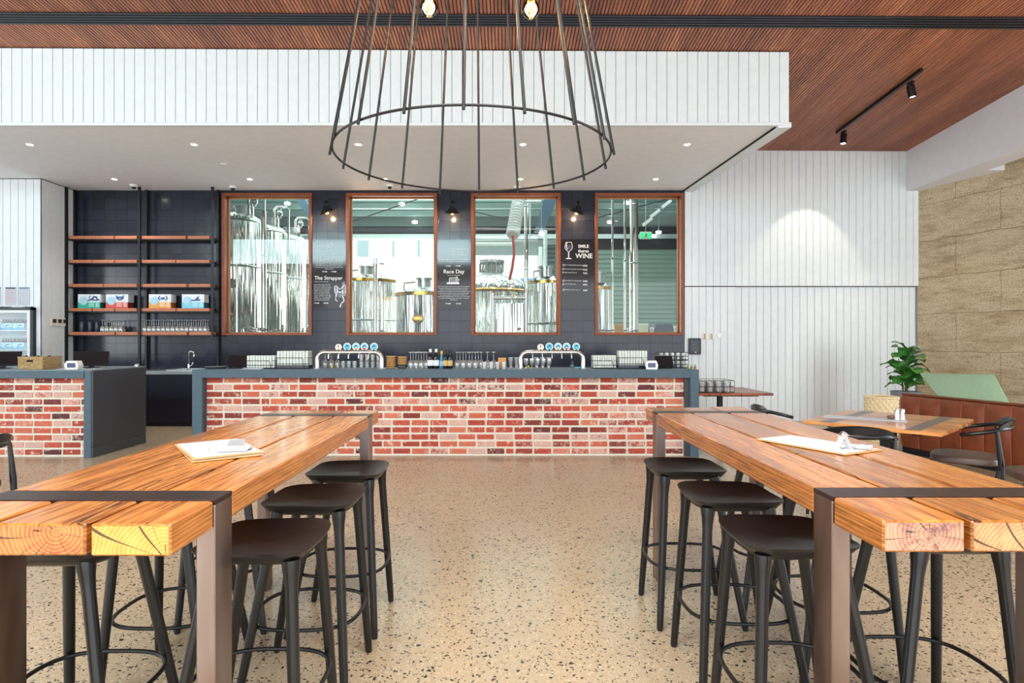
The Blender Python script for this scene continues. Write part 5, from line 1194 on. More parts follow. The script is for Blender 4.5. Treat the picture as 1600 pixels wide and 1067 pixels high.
# bottles
def bottle(px, d, h, body, lab, labelc, cap, r=.036):
    t = thing('wine_bottle', lab, 'bottle', at_top(px, d))
    s_ = h/.3; b = sm(); b.lathe([(0,0),(r,0),(r+.002,.01),(r+.002,.17*s_),(r*.8,.20*s_),(.015,.225*s_),(.014,.29*s_),(0,.29*s_)], n=18, cap=False); b.build('glass', C_(body, 0.12), t)
    b = sm(); b.lathe([(r+.0032,.045*s_),(r+.0032,.13*s_)], n=18, cap=False); b.build('label', C_(labelc), t)
    b = sm(); b.lathe([(.0165,.225*s_+.02),(.0165,.30*s_),(0,.30*s_)], n=14, cap=False); b.build('cap', C_(cap), t)
bottle(672.5, 7.60, .245, (24,22,24), 'dark bottle with white label and white cap, left of the pair', (232,234,236), (226,228,228))
bottle(681.5, 7.60, .245, (24,22,24), 'dark bottle with white label and white cap, right of the pair', (232,234,236), (226,228,228))
bottle(690, 7.60, .22, (60,130,170), 'slim blue bottle between the white and tan labelled bottles', (130,190,214), (226,168,50), .022)
bottle(695.8, 7.60, .235, (22,20,22), 'dark bottle with tan label, left of the tan labelled pair', (212,178,112), (20,20,22), .031)
bottle(703.3, 7.60, .235, (22,20,22), 'dark bottle with tan label, right of the tan labelled pair', (212,178,112), (20,20,22), .031)
t = thing('cardboard_box', 'small open tan cardboard box behind the tumblers', 'box', at_top(784.5, 7.62)); b = B()
for q in ((-.05,.05,-.05,-.046,0,.115),(-.05,.05,.046,.05,0,.115),(-.05,-.046,-.046,.046,0,.115),(.046,.05,-.046,.046,0,.115),(-.046,.046,-.046,.046,0,.006)): b.box(*q)
b.build('carton', C_((214,150,84)), t); b = B(); b.T = Matrix.Translation((0,-.05,.115)) @ Matrix.Rotation(R(25)[0], 4, 'X'); b.box(-.05,.05,-.003,0,0,.025); b.build('flap', C_((226,166,100)), t)
t = thing('jigger', 'small steel and black spirit measure under the right tap', 'measure', at_top(894, 7.62)); b = sm(); b.lathe([(.014,0),(.022,.035),(.006,.05),(.018,.08)], n=14, cap=False); b.build('cup', MT['chrome'], t); b = sm(); b.cyl((0,0,.08),(0,0,.11), .007, n=8); b.build('handle', MT['plastic'], t)
b = B(); b.box(-.04,.04,-.02,.02,0,.02,.008); o = b.build('bar_cloth', C_((90,170,196))); o.location = at_top(903, 7.6); tag(o, 'folded pale blue cloth under the right tap', 'cloth')
for px, lab in ((518.5, 'yellow lemon garnish behind the left tap arch'), (825.5, 'yellow lemon garnish behind the right tap arch')):
    b = sm(); b.sphere((0,0,.02), .014, 10, 8, 1.4); o = b.build('lemon_garnish', C_((226,200,40))); o.location = at_top(px, 7.66); tag(o, lab, 'garnish')
def crate(t, w, dp, h, r=.0035, tiers=1):
    b = sm()
    for z in (.004, h*.5, h): wire(b, [(-w,-dp,z),(w,-dp,z),(w,dp,z),(-w,dp,z),(-w,-dp,z)], r)
    for i in range(6):
        x = -w+2*w*i/5; wire(b, [(x,-dp,.004),(x,-dp,h)] if i in (0,5) else [(x,-dp,.004),(x,-dp,h*.5)], r*.8); wire(b, [(x,dp,.004),(x,dp,h)] if i in (0,5) else [(x,dp,.004),(x,dp,h*.5)], r*.8); wire(b, [(x,-dp,.004),(x,dp,.004)], r*.8)
    return b.build('wire_frame', MT['black'], t)
gr = thing('glass_crate', 'black wire crate of tumblers on the bar, lower of two', 'crate', at_top(1050, 7.84), group='wire glass crates on the bar end')
crate(gr, .19, .08, .095)
g2 = dup(gr, at_top(1050, 7.84, CT+.102), 0, 'black wire crate of tumblers on the bar, upper of two')
for tier, z in (('lower', CT+.008), ('upper', CT+.11)):
    for rr, yy in (('front', 7.805), ('rear', 7.880)):
        row('tumbler', [1050+(-.144+k*.072)*F_PX/7.84 for k in range(5)], yy, z, 'tumbler in the %s bar crate, %s row' % (tier, rr), 'tumblers in the bar crates')
su = None
for i, px in enumerate((1074.5, 1080.5, 1086)):
    lab = 'tiny succulent in a clay pot on the right bar end, %s' % ['leftmost', 'middle one', 'rightmost'][i]
    if su is None:
        su = thing('potted_succulent', lab, 'plant', at_top(px, 7.46), group='succulents on the bar end')
        b = sm(); b.lathe([(0,0),(.014,0),(.018,.03),(.015,.03),(0,.026)], n=14, cap=False); b.build('pot', C_((150,128,96)), su)
        b = B()
        for k in range(12):
            a_ = k*2.4; b.add([(math.cos(a_)*.003,math.sin(a_)*.003,.026),(math.cos(a_+.4)*.008,math.sin(a_+.4)*.008,.04),(math.cos(a_)*.017,math.sin(a_)*.017,.05+.01*(k % 2)),(math.cos(a_-.4)*.008,math.sin(a_-.4)*.008,.04)], [(0,1,2,3)])
        b.build('leaves', C_((110,158,80)), su)
    else: dup(su, at_top(px, 7.46), i, lab)
# ================================================================ BENCH TABLES
def table(X0, X1, planks, ya, yl0, yl1, yf0, yf1, yb, lab, extra):
    """heavy plank table: two steel hoops let into three thick planks"""
    Z, TH = .98, .074
    t = thing('high_table', lab, 'table', ((X0+X1)/2, (ya+yb)/2, 0), group='long plank bar tables')
    for i, (a, c, e0, e1) in enumerate(planks):
        b = B(); g = .004
        for (u, v, top) in ((ya+e0, yl0-g, Z), (yl0-g, yl1+g, Z-.014), (yl1+g, yf0-g, Z), (yf0-g, yf1+g, Z-.014), (yf1+g, yb+e1, Z)):
            if top == Z: b.box(a, c, u, v, Z-TH, top, .0045)
            else: b.box(a+(.05 if i == 0 and X0 > 0 else .05 if a == min(p[0] for p in planks) else 0), c-(.05 if c == max(p[1] for p in planks) else 0), u-.012, v+.012, Z-TH+.004, top)
        for fi, f in enumerate(b.f):
            if all(b.v[q][1] < ya+e0+.0015 for q in f): b.mi[fi] = 1
        b.build('plank', [MT['timber'], extra[i]], t, world=True)
    for (u, v) in ((yl0, yl1), (yf0, yf1)):
        b = B(); b.box(X0-.002, X1+.002, u, v, Z-.012, Z+.001, .001); h = b.build('cross_strap', MT['strap'], t, world=True)
        for (x0_, x1_) in ((X0-.002, X0+.048), (X1-.048, X1+.002)):
            b = B(); b.box(x0_, x1_, u, v, 0, Z-.0125, .003); b.build('leg', MT['steel_dark'], t, world=True)
        b = B(); b.box(X0+.048, X1-.048, u+.01, v-.01, Z-TH-.03, Z-TH-.002); b.build('under_bar', MT['steel_dark'], t, world=True)
    return t
table(-1.385, -.766, [(-.950,-.766,0,0), (-1.172,-.964,.004,-.01), (-1.385,-1.188,.0,.0)], 1.39, 1.598, 1.70, 3.39, 3.49, 3.66, 'long hardwood plank bar table on rusty steel hoops, left one', [m_end('yellow plank end', lin((232,170,84)), lin((206,140,60)), .30, .90), m_end('orange plank end', lin((222,134,72)), lin((160,78,36)), .045, .96), m_end('brown plank end', lin((200,120,66)), lin((150,80,40)), -.2, .93)])
table(.88, 1.50, [(.88,1.072,0,0), (1.087,1.286,.0,-.0), (1.302,1.50,.0,.05)], 1.417, 1.635, 1.735, 3.53, 3.63, 3.815, 'long hardwood plank bar table on rusty steel hoops, right one', [m_end('stained plank end', lin((206,152,122)), lin((160,108,92)), -.2, .95, .7), m_end('pale plank end', lin((222,160,108)), lin((178,116,70)), .05, .88, .3), m_end('pale plank end', lin((214,150,98)), lin((178,116,70)), .3, .9)])

# ================================================================ BAR STOOLS
def make_stool(lab):
    t = thing('bar_stool', lab, 'stool', group='black timber bar stools')
    # seat: rounded square saddle with thin raised edge, towards +x narrower
    n, rings = 48, 8; b = sm(); vs = []; fs = []
    def out(a):
        ca, sa = math.cos(a), math.sin(a); e = 2/4.4
        x = .186*math.copysign(abs(ca)**e, ca); y = .196*math.copysign(abs(sa)**e, sa)
        y *= 1-.10*(x+.186)/.372*abs(sa); return x, y
    for j in range(rings+1):
        f = j/rings
        for i in range(n):
            x, y = out(2*pi*i/n); z = .738+.014*f**3+.010*(y/.188)**2*f
            vs.append((x*f, y*f, z) if j else (0, 0, .738))
    for j in range(rings+1):
        f = 1-j/rings
        for i in range(n):
            x, y = out(2*pi*i/n); z = .738+.014*f**3+.010*(y/.188)**2*f-.004-.036*(1-f**9)
            vs.append((x*f*.998, y*f*.998, z))
    m = 2*rings+2
    for j in range(m-1):
        for i in range(n):
            a, c = j*n+i, j*n+(i+1) % n; fs.append((a, a+n, c+n, c))
    b.add(vs, fs)
    b.v = b.v; o = b.build('seat', MT['stool_seat'], t)
    for (tx, ty, bx, by) in ((-.134,-.143,-.175,-.205), (-.134,.143,-.175,.205), (.112,-.128,.240,-.205), (.112,.128,.240,.205)):
        b = sm(); T_ = Vector((tx, ty, .732)); Bt = Vector((bx, by, 0)); d = (Bt-T_)
        pts = [T_+d*f for f in (-.0, .035, .065, .12, .5, .9, .985, 1.0)]; b.tube(pts, [.027,.0265,.023,.0195,.0185,.0165,.0155,.013], 16); b.build('leg', MT['stool'], t)
    b = sm(); pts = []
    for i in range(56):
        a = 2*pi*i/56; ca, sa = math.cos(a), math.sin(a); e = 2/2.9
        pts.append((.022+.215*math.copysign(abs(ca)**e, ca), .196*math.copysign(abs(sa)**e, sa), .287))
    b.tube(pts, .0075, 8, closed=True); b.build('foot_ring', MT['black'], t)
    return t
ST = [(.92,3.14,0,'black bar stool on the aisle side of the right table, farthest'), (.945,2.58,0,'black bar stool on the aisle side of the right table, middle'), (.94,2.045,0,'black bar stool on the aisle side of the right table, nearest'),
      (1.45,2.09,pi,'black bar stool on the wall side of the right table, nearest'), (1.45,2.68,pi,'black bar stool on the wall side of the right table, middle'), (1.45,3.30,pi,'black bar stool on the wall side of the right table, farthest'),
      (-.79,3.06,pi,'black bar stool on the aisle side of the left table, farthest'), (-.79,2.53,pi,'black bar stool on the aisle side of the left table, middle'), (-.79,2.00,pi,'black bar stool on the aisle side of the left table, nearest'),
      (-1.395,1.985,0,'black bar stool on the outer side of the left table, nearest'), (-1.395,2.545,0,'black bar stool on the outer side of the left table, middle'), (-1.395,3.11,0,'black bar stool on the outer side of the left table, farthest')]
s0 = None
for (x, y, rz, lab) in ST:
    if s0 is None: s0 = make_stool(lab); s0.location = (x, y, 0); s0.rotation_euler = (0, 0, rz)
    else: dup(s0, (x, y, 0), rz, lab)

# ================================================================ CLIPBOARDS, TABLE NUMBER
def clipboards(c, ang, lab, n, w=.235, h=.375):
    t = thing('menu_clipboard', lab, 'clipboard', c, rz=ang)
    for k in range(n):
        M_ = Matrix.Translation((0, .008*k, .0075*k)) @ Matrix.Rotation(.03*k, 4, 'Z')
        b = B(); b.T = M_; b.box(-w/2, w/2, -h/2, h/2, 0, .004, .001); bo = b.build('board', C_((206,160,106)), t)
        b = B(); b.T = M_; b.box(-w/2+.008, w/2-.008, -h/2+.012, h/2-.008, .0045, .0058); b.build('paper', MT['paper'], bo)
        b = B(); b.T = M_
        for q in range(9): x0_ = -w/2+.03; b.box(x0_, x0_+.08+.05*((q*7) % 3), -h/2+.05+q*.033, -h/2+.054+q*.033, .0058, .0062)
        b.build('printed_lines', C_((168,178,196)), bo)
    return t
cl = clipboards((-1.087, 2.30, .9815), math.atan2(-.285, .203)+pi/2, 'stacked menu clipboards on the left table', 2)
b = sm(); z = .020
b.T = Matrix.Translation((.04,-.09,z)) @ Matrix.Rotation(-.4, 4, 'Z')
b.tube([(-.06,0,0),(.06,0,0)], .009, 12); b.build('clip_roll', MT['clip'], cl)
b = B(); b.T = Matrix.Translation((.04,-.09,z)) @ Matrix.Rotation(-.4, 4, 'Z'); b.add([(-.06,-.01,.006),(.06,-.01,.006),(.05,-.045,-.004),(-.05,-.045,-.004),(-.06,-.01,.008),(.06,-.01,.008),(.05,-.045,-.002),(-.05,-.045,-.002)], [(0,3,2,1),(4,5,6,7),(0,1,5,4),(1,2,6,5),(2,3,7,6),(3,0,4,7)])
b.add([(-.035,.01,.004),(.035,.01,.004),(.025,.05,.026),(-.025,.05,.026)], [(0,1,2,3),(3,2,1,0)]); b.build('clip_plate', MT['clip'], cl)
b = sm(); b.T = Matrix.Translation((-.05,-.06,.018)); b.sphere((0,0,0), .010, 10, 8); b.sphere((.14,-.02,0), .010, 10, 8); b.build('clip_knob', MT['clip'], cl)
cr = clipboards((1.245, 2.44, .9815), math.atan2(-.33, .17)+pi/2, 'menu clipboard with white sheet on the right table', 1, .225, .40)
tn = thing('bulldog_clip', 'upright silver clip with white tag on the right table menu', 'clip', (1.285, 2.315, .9885), rz=.3)
b = B()
for s_ in (-1, 1): b.add([(s_*.004,-.012,.045),(s_*.004,.012,.045),(s_*.028,.014,0),(s_*.028,-.014,0),(s_*.006,-.012,.047),(s_*.006,.012,.047),(s_*.031,.014,0),(s_*.031,-.014,0)], [(0,1,2,3),(7,6,5,4),(0,4,5,1),(1,5,6,2),(2,6,7,3),(3,7,4,0)])
b.build('tag', MT['white'], tn)
b = B()
for k in range(3): b.box(-.030+k*.008,-.026+k*.008,-.0150,-.0142,.008+k*.012,.013+k*.012)
b.build('tag_dots', MT['plastic'], tn)
b = sm(); b.tube([(-.02,0,.05),(.0,.0,.062),(.02,0,.05)], .006, 8); b.sphere((0,0,.05), .012, 10, 8); b.build('coil', MT['chrome'], tn)
fl = thing('flat_clip', 'flat steel bulldog clip lying on the right table menu', 'clip', (1.365, 2.33, .9885), rz=-.5)
b = sm(); b.tube([(-.035,0,.008),(.035,0,.008)], .007, 10); b.sphere((-.02,-.03,.006), .007, 8, 6); b.sphere((.02,-.03,.006), .007, 8, 6); b.build('roll', MT['chrome'], fl)
b = B(); b.box(-.03,.03,-.045,0,.0005,.004,.001); b.box(-.022,.022,.0,.03,.010,.013,.001); b.build('jaw', MT['chrome'], fl)

# ================================================================ CAFE TABLES
def cafe_table(name, lab, c, ang, hu, hv, z=.74, th=.032, mat=None, posts=((0,0),)):
    t = thing(name, lab, 'table', (c[0], c[1], 0), rz=ang)
    n = 7; w = 2*hu/n
    for i in range(n): b = B(); o_ = (i % 3)*.006; b.box(-hu+i*w+.0015, -hu+(i+1)*w-.0015, -hv-o_, hv+o_*.5, z-th, z, .003); b.build('board', mat or MT['cafe_wood'], t)
    for s_ in (-1, 1):
        b = B(); b.box(-hu+.0, hu-.0, s_*hv*.62-.05, s_*hv*.62+.05, z-.002, z+.0012); b.build('metal_strap', C_((104,94,92), .35), t)
        b = B(); b.box(-hu+.12, hu-.12, s_*hv*.62-.03, s_*hv*.62+.03, z-th-.025, z-th-.001); b.build('bearer', MT['black'], t)
    for (px_, py_) in posts:
        b = B(); b.box(px_-.03, px_+.03, py_-.03, py_+.03, .02, z-th-.002); b.build('post', MT['black'], t)
    b = B(); b.box(-.3,.3,-.035,.035,0,.03,.004); b.box(-.035,.035,-.3,.3,0,.03,.004); b.box(-hu+.15,hu-.15,-.04,.04,z-th-.03,z-th-.001); b.build('foot', MT['black'], t)
    return t
TA = math.atan2(.68, .73)
ct = cafe_table('cafe_table', 'square timber cafe table with metal straps beside the leather bench', (3.2, 5.08), TA, .55, .48, posts=((-.10,0),(.10,0)))
cafe_table('side_table', 'dark timber table beside the right end of the bar', (2.89, 8.12), 0.0, .47, .50, posts=((-.03,0),), mat=MT['timber_dark'])
# glass crate on the side table
g3 = thing('glass_crate', 'black wire crate of tumblers on the dark side table', 'crate', (2.66, 7.86, .7415))
crate(g3, .23, .18, .15)
for r_ in range(3):
    for k in range(4):
        glass('tumbler', (2.66-.165+k*.108, 7.86-.115+r_*.112, .7460), 'tumbler in the side table crate, %s from left, row %s' % (ORD[k], ['one', 'two', 'three', 'four'][r_]), 'tumblers in the side table crate', scale=1.5)
for k in range(5): glass('beer', (2.66-.15+k*.07, 7.86+.05, .7455+.10), 'taller beer glass standing on the crated tumblers, %s from left' % ORD[k], 'beer glasses on the side table crate') if False else None
# on the cafe table
def on(c, u, v, z): return (c[0]+u*math.cos(TA)-v*math.sin(TA), c[1]+u*math.sin(TA)+v*math.cos(TA), z)
q0 = P(1372, 655, .66*F_PX/(655-CY))
b = B(); b.box(-.30,.30,-.10,.10,0,.004); o = b.build('paper_menu', MT['paper']); o.location = (3.02, 5.12, .7415); o.rotation_euler = (0,0,-.55); tag(o, 'long white paper menu on the square cafe table', 'menu')
sp = None
for px, lab in ((1401.5, 'clear glass salt shaker with steel top, left one'), (1410, 'clear glass pepper shaker with steel top, right one')):
    loc = (.0, 0, 0); d = .66*F_PX/(656.5-CY); p = P(px, 656.5, d); p.z = .7458
    if sp is None:
        sp = thing('table_shaker', lab, 'shaker', p, group='shakers on the cafe table')
        b = sm(); b.lathe([(0,0),(.019,0),(.016,.055),(0,.055)], n=16, cap=False); b.build('glass', C_((214,216,214), .1), sp)
        b = sm(); b.lathe([(.0165,.052),(.0165,.08),(.011,.088),(0,.09)], n=16, cap=False); b.build('cap', MT['chrome'], sp)
    else: dup(sp, p, 0, lab)
d = .66*F_PX/(656-CY); p = P(1392, 656, d); b = sm(); b.lathe([(0,0),(.02,0),(.03,.02),(.026,.03),(.02,.012),(0,.008)], n=16, cap=False); o = b.build('sauce_bowl', C_((120,84,60))); o.location = (p.x, p.y, .7458); tag(o, 'tiny brown bowl left of the salt shaker', 'bowl')

# elbow chairs
def make_chair(lab):
    t = thing('elbow_chair', lab, 'chair', group='black elbow chairs round the cafe table')
    b = B(); b.T = Matrix.Identity(4); n = 40; pl = []
    for i in range(n):
        a = 2*pi*i/n; ca, sa = math.cos(a), math.sin(a); e = 2/3.2; pl.append((.235*math.copysign(abs(ca)**e, ca)+.0, .24*math.copysign(abs(sa)**e, sa)))
    vs = [(x*f, y*f, z) for f, z in ((.2,.472),(.8,.474),(.97,.466),(1.0,.455),(1.0,.425),(.95,.415),(.2,.415)) for x, y in pl]; fs = [(j*n+i, j*n+(i+1) % n, (j+1)*n+(i+1) % n, (j+1)*n+i) for j in range(6) for i in range(n)]
    fs += [tuple(range(n-1, -1, -1)), tuple(6*n+i for i in range(n))]; b.s = True; b.add(vs, [tuple(reversed(f)) for f in fs]); b.build('seat', MT['seat_brown'], t)
    for (x0_, y0_, z1, x1_, y1_) in ((-.23,-.22,.42,-.25,-.25), (-.23,.22,.42,-.25,.25), (.20,-.25,.70,.25,-.25), (.20,.25,.70,.25,.25)):
        b = sm(); b.tube([(x0_,y0_,z1),(x0_*.5+x1_*.5,y0_*.5+y1_*.5,z1*.5+.1),(x1_,y1_,0)], [.013,.021,.012], 12); b.build('leg', MT['stool'], t)
    b = sm(); pts = []; rr = []
    for i in range(25):
        a = math.radians(-112+224*i/24); k = 1-abs(i-12)/12
        pts.append((.06+.235*math.cos(a), .285*math.sin(a), .655+.06*min(1, k*1.6))); rr.append(.015+.006*k)
    b.tube(pts, rr, 10)
    b.build('arm_rail', MT['stool'], t)
    b = sm(); pp = []; m = 18
    for i in range(m+1):
        a = math.radians(-52+104*i/m); k = math.sin(pi*i/m)**.6; k_ = k*.9
        for (dr, dz) in ((-.008,-.012),(.010,-.012),(.022,.05*k+.01),(.006,.055*k+.012)): pp.append((.06+(.235+dr)*math.cos(a), (.285+dr)*math.sin(a), .725+dz))
    fs = [(i*4+j, i*4+(j+1) % 4, (i+1)*4+(j+1) % 4, (i+1)*4+j) for i in range(m) for j in range(4)]+[(3,2,1,0), (m*4,m*4+1,m*4+2,m*4+3)]
    b.add(pp, [tuple(reversed(f)) for f in fs]); b.build('backrest', MT['stool'], t)
    return t
CH = [(2.60, 4.60, R(-108)[0], 'black elbow chair between the right bar table and the cafe table'), (2.62, 5.66, R(150)[0], 'black elbow chair at the far left side of the cafe table'),
      (3.78, 5.0, R(-38)[0], 'black elbow chair with brown seat tucked under the cafe table'), (3.86, 4.30, R(-20)[0], 'black elbow chair at the right picture edge, arm tip in view'),
      (-3.60, 3.92, R(182)[0]+pi, 'black elbow chair at the left picture edge behind the left table')]
c0 = None
for (x, y, rz, lab) in CH:
    if c0 is None: c0 = make_chair(lab); c0.location = (x, y, 0); c0.rotation_euler = (0,0,rz)
    else: dup(c0, (x, y, 0), rz, lab, 'black elbow chairs')
c0['group'] = 'black elbow chairs'

# ================================================================ LEATHER BENCH, CUSHION, PLANT, BASKET
def XQ(y): return 4.99+.25*(7.62-y)
bn = thing('leather_bench', 'long bench with a panelled tan leather back', 'bench', (XQ(7.0), 7.0, 0))
ang = math.atan2(-1, .25)
seams = [7.62, 7.37, 7.115, 6.862, 6.613, 6.338, 6.08, 5.83, 5.58, 5.33]
ux, uy = math.cos(ang), math.sin(ang)      # along the bench, towards the camera
M_ = Matrix.Translation((XQ(7.62), 7.62, 0)) @ Matrix.Rotation(ang, 4, 'Z')
Ls = [(7.62-s)/abs(uy) for s in seams]
for a, c in zip(Ls, Ls[1:]):
    b = B(); b.T = M_; g = .004; m = 8; pp = []; 
    for i in range(m+1):
        u = a+g+(c-a-2*g)*i/m; k = .018*math.sin(pi*i/m)**.5
        for (vv, z) in ((-.03-k*.2,.08),(-.045-k,.16),(-.05-k,.4),(-.045-k,.66),(-.02-k*.4,.715),(.02,.722),(.02,.08)): pp.append((u, vv, z))
    fs = [(i*7+j, i*7+(j+1) % 7, (i+1)*7+(j+1) % 7, (i+1)*7+j) for i in range(m) for j in range(7)]+[tuple(range(6,-1,-1)), tuple(m*7+j for j in range(7))]
    b.s = True; b.add(pp, [tuple(reversed(f)) for f in fs]); b.build('leather_panel', MT['leather'], bn, world=True)
for a in Ls[:-1]:
    b = sm(); b.T = M_; b.tube([(a,-.05,.09),(a,-.058,.4),(a,-.045,.68),(a,-.01,.722)], .0045, 8); b.build('piping', MT['leather_seam'], bn, world=True)
b = B(); b.T = M_; b.box(-.01, Ls[-1], .0, .09, .02, .735, .008); b.box(-.012, Ls[-1], -.03, .10, .722, .740, .006); b.build('back_frame', C_((118,58,30), .45), bn, world=True)
b = B(); b.T = M_; b.box(0, Ls[-1], -.02, .55, 0, .08); b.box(0, Ls[-1], .10, .55, .08, .38); b.build('plinth', MT['plastic'], bn, world=True)
b = B(); b.T = M_; b.box(0, Ls[-1], .10, .60, .38, .46, .02); b.build('seat', MT['leather'], bn, world=True)
# green cushion leaning up from the bench seat
BL, BR, TR, TL = Vector((5.24,7.40,.74)), Vector((5.45,6.58,.70)), Vector((5.66,7.06,1.035)), Vector((5.42,7.98,1.00))
dn = (BL-TL)*.30; BL2, BR2 = BL+dn, BR+(BR-TR)*.30
nrm = (BR-BL).cross(TL-BL).normalized()*.13
cq = [BL2+Vector((.02,0,0)), BR2+Vector((.02,0,0)), TR, TL]
b = sm(); m = 10; vs = []
for side in (0, 1):
    for i in range(m+1):
        for j in range(m+1):
            u, v = i/m, j/m; p = cq[0].lerp(cq[1], u).lerp(cq[3].lerp(cq[2], u), v)
            e = min(1, 4.5*min(u, 1-u))**.4*min(1, 4.5*min(v, 1-v))**.4
            vs.append(tuple(p-nrm*(.5)+nrm*(.5 if side == 0 else -.5)*(.45+.55*e)))
k = (m+1)**2; fs = []
for i in range(m):
    for j in range(m):
        a = i*(m+1)+j; fs.append((a, a+m+1, a+m+2, a+1)); fs.append((k+a, k+a+1, k+a+m+2, k+a+m+1))
def edge(seq):
    for a, c in zip(seq, seq[1:]): fs.append((a, c, c+k, a+k))
edge([j for j in range(m+1)]); edge([m*(m+1)+j for j in range(m, -1, -1)]); edge([i*(m+1) for i in range(m, -1, -1)]); edge([i*(m+1)+m for i in range(m+1)])
b.add(vs, fs); o = b.build('green_cushion', MT['green']); tag(o, 'large sage green back cushion leaning behind the leather bench', 'cushion')

p = P(1415, 612, 9.35)
t = thing('fiddle_leaf_fig', 'fiddle leaf fig with big glossy leaves in a grey pot in the corner', 'plant', (p.x, 9.35, 0))
b = sm(); b.lathe([(0,0),(.14,0),(.17,.04),(.20,.60),(.205,.62),(.18,.62),(.17,.56),(0,.56)], n=30, cap=False); b.build('pot', MT['pot'], t)
b = sm(); b.lathe([(0,.565),(.17,.565)], n=20, cap=False); b.build('soil', MT['gap'], t)
rnd = random.Random(12)
b = sm()
for (dx, dy) in ((0,0),(.05,.03),(-.05,.02)): b.tube([(dx*.5,dy*.5,.56),(dx,dy,.85),(dx*1.8,dy*1.5,1.12)], [.012,.010,.006], 8)
b.build('stem', MT['stem'], t)
b = sm()
for i in range(32):
    f = i/31; z = .62+.50*f; a = i*2.399; L = rnd.uniform(.25,.34)*(1.0-.2*abs(f-.5)); Wd = L*.40; el = rnd.uniform(-.15,.45)+.5*f*f
    base = Vector((rnd.uniform(-.03,.03), rnd.uniform(-.03,.03), z)); M2 = Matrix.Translation(base) @ Matrix.Rotation(a, 4, 'Z') @ Matrix.Rotation(-el, 4, 'Y') @ Matrix.Rotation(rnd.uniform(-.4,.4), 4, 'X')
    b.T = M2; vs = []; fs = []; n_ = 9
    for q in range(n_+1):
        s_ = q/n_; w = Wd*(.28+.0*s_+.9*math.sin(pi*min(1, s_*.94+.06))**.8*(.55+.55*s_)) if 0 < q < n_ else .004
        w *= 1-.25*math.exp(-((s_-.42)/.12)**2)
        zz = .03+ .10*math.sin(s_*2.2)*L/.25-.10*s_*s_
        for k_ in (-1,-.5,0,.5,1): vs.append((.03+s_*L, w*k_, zz-.0+.035*abs(k_)*(.6+.4*math.sin(q*2.1+k_))))
    for q in range(n_):
        for k_ in range(4): fs.append((q*5+k_, (q+1)*5+k_, (q+1)*5+k_+1, q*5+k_+1))
    b.add(vs, fs); b.tube([(0,0,0),(.03,0,.03)], .004, 5)
b.T = Matrix.Identity(4); b.build('foliage', MT['leaf'], t)
# tall woven basket behind the cafe table
p = P(1377, 620, 6.75)
t = thing('woven_basket', 'tall round pale wicker basket behind the cafe table', 'basket', (p.x, 6.75, 0))
hz = p.z; n = 96; k = 44; vs = []; fs = []; Rb = .158
for j in range(k+1):
    for i in range(n):
        a = 2*pi*i/n; zz = hz*j/k; r_ = Rb-.015+.02*(j/k)+.013*math.sin(18*a+(pi if (j//2) % 2 else 0))*(1 if j % 2 else .3); vs.append((r_*math.cos(a), r_*math.sin(a), zz))
for j in range(k):
    for i in range(n): a = j*n+i; c = j*n+(i+1) % n; fs.append((a, c, c+n, a+n))
b = sm(); b.add(vs, fs); b.build('body', MT['wicker'], t)
b = sm(); b.tube([(Rb*math.cos(2*pi*i/40)*1.03, Rb*math.sin(2*pi*i/40)*1.03, hz) for i in range(40)], .012, 10, closed=True); b.build('rim', MT['wicker'], t)

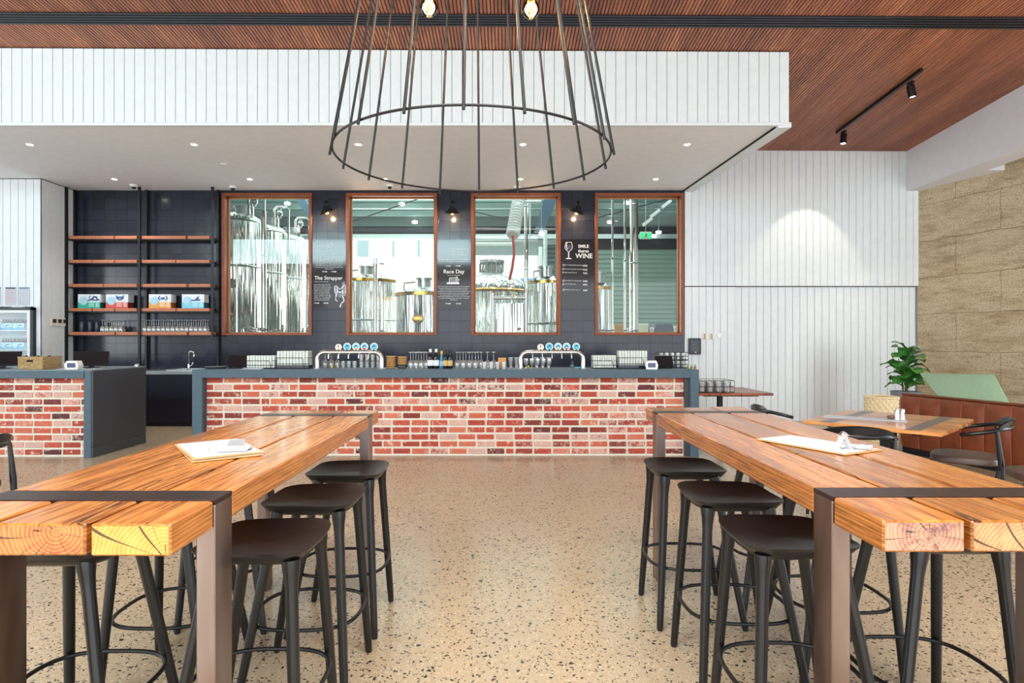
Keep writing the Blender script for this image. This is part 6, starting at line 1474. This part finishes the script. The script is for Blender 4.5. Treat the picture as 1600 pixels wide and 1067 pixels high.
# ================================================================ PENDANT
PX, PY, PZ, PR = -.155, 2.90, 2.273, .648
pd = thing('cage_pendant', 'large black wire cage pendant hanging over the aisle', 'pendant lamp', (PX, PY, ceil_z(PX, PY)-.02))
b = sm(); b.tube([(PX+PR*math.cos(2*pi*i/96), PY+PR*math.sin(2*pi*i/96), PZ) for i in range(96)], .0055, 8, closed=True); b.build('bottom_ring', MT['black'], pd, world=True)
ztop = 4.35; rt = PR-.137*(ztop-PZ)/.75
b = sm(); b.tube([(PX+rt*math.cos(2*pi*i/60), PY+rt*math.sin(2*pi*i/60), ztop) for i in range(60)], .0055, 8, closed=True); b.build('top_ring', MT['black'], pd, world=True)
for i in range(18):
    a = 2*pi*i/18+pi/2; e = (PR-rt)/(ztop-PZ)*.022; ro = PR+.010
    b = sm(); b.cyl((PX+(ro+e)*math.cos(a), PY+(ro+e)*math.sin(a), PZ-.022), (PX+(rt+.010)*math.cos(a), PY+(rt+.010)*math.sin(a), ztop+.01), .0065, n=8); b.build('rod', MT['black'], pd, world=True)
b = sm()
for i in range(3):
    a = 2*pi*i/3; b.cyl((PX+rt*math.cos(a), PY+rt*math.sin(a), ztop), (PX, PY, ztop+.25), .004, n=6)
b.cyl((PX,PY,ztop+.25),(PX,PY,ceil_z(PX,PY)-.03), .008, n=8); b.build('suspension', MT['black'], pd, world=True)
b = sm(); b.lathe([(0,-.02),(.07,-.02),(.07,.02),(0,.02)], (PX,PY,ceil_z(PX,PY)-.02), 20, cap=False); b.build('ceiling_rose', MT['black'], pd, world=True)
for (px, py) in ((670, 12), (829.5, 15)):
    p = P(px, py, 2.92)
    b = sm(); b.lathe([(.0,-.043),(.020,-.039),(.036,-.024),(.043,0),(.038,.022),(.024,.042),(.016,.055),(.015,.075)], tuple(p), 24, cap=False); bu = b.build('bulb', MT['bulb_glass'], pd, world=True)
    b = sm()
    for k in range(5):
        a = 2*pi*k/5; b.tube([(p.x+.013*math.cos(a), p.y+.013*math.sin(a), p.z+.022), (p.x+.018*math.cos(a+.4), p.y+.018*math.sin(a+.4), p.z-.018)], .0032, 6)
    b.sphere((p.x, p.y, p.z), .014, 12, 8)
    f_ = b.build('filament', MT['filament'], bu); f_.location = (0,0,0)
    f_.data.transform(Matrix.Translation(-Vector(wloc(bu))))
    b = sm(); b.cyl(tuple(p+Vector((0,0,.07))), tuple(p+Vector((0,0,.14))), .021, n=16); b.build('socket', MT['black'], pd, world=True)
    b = sm(); q = Vector((PX, PY, ztop+.25)); b.tube([tuple(p+Vector((0,0,.14))), tuple((p+Vector((0,0,.5)))), tuple(q)], .004, 6); b.build('cord', MT['plastic'], pd, world=True)
    light('pendant_bulb', 'POINT', p, 16, (1.0, .66, .34), radius=.04)
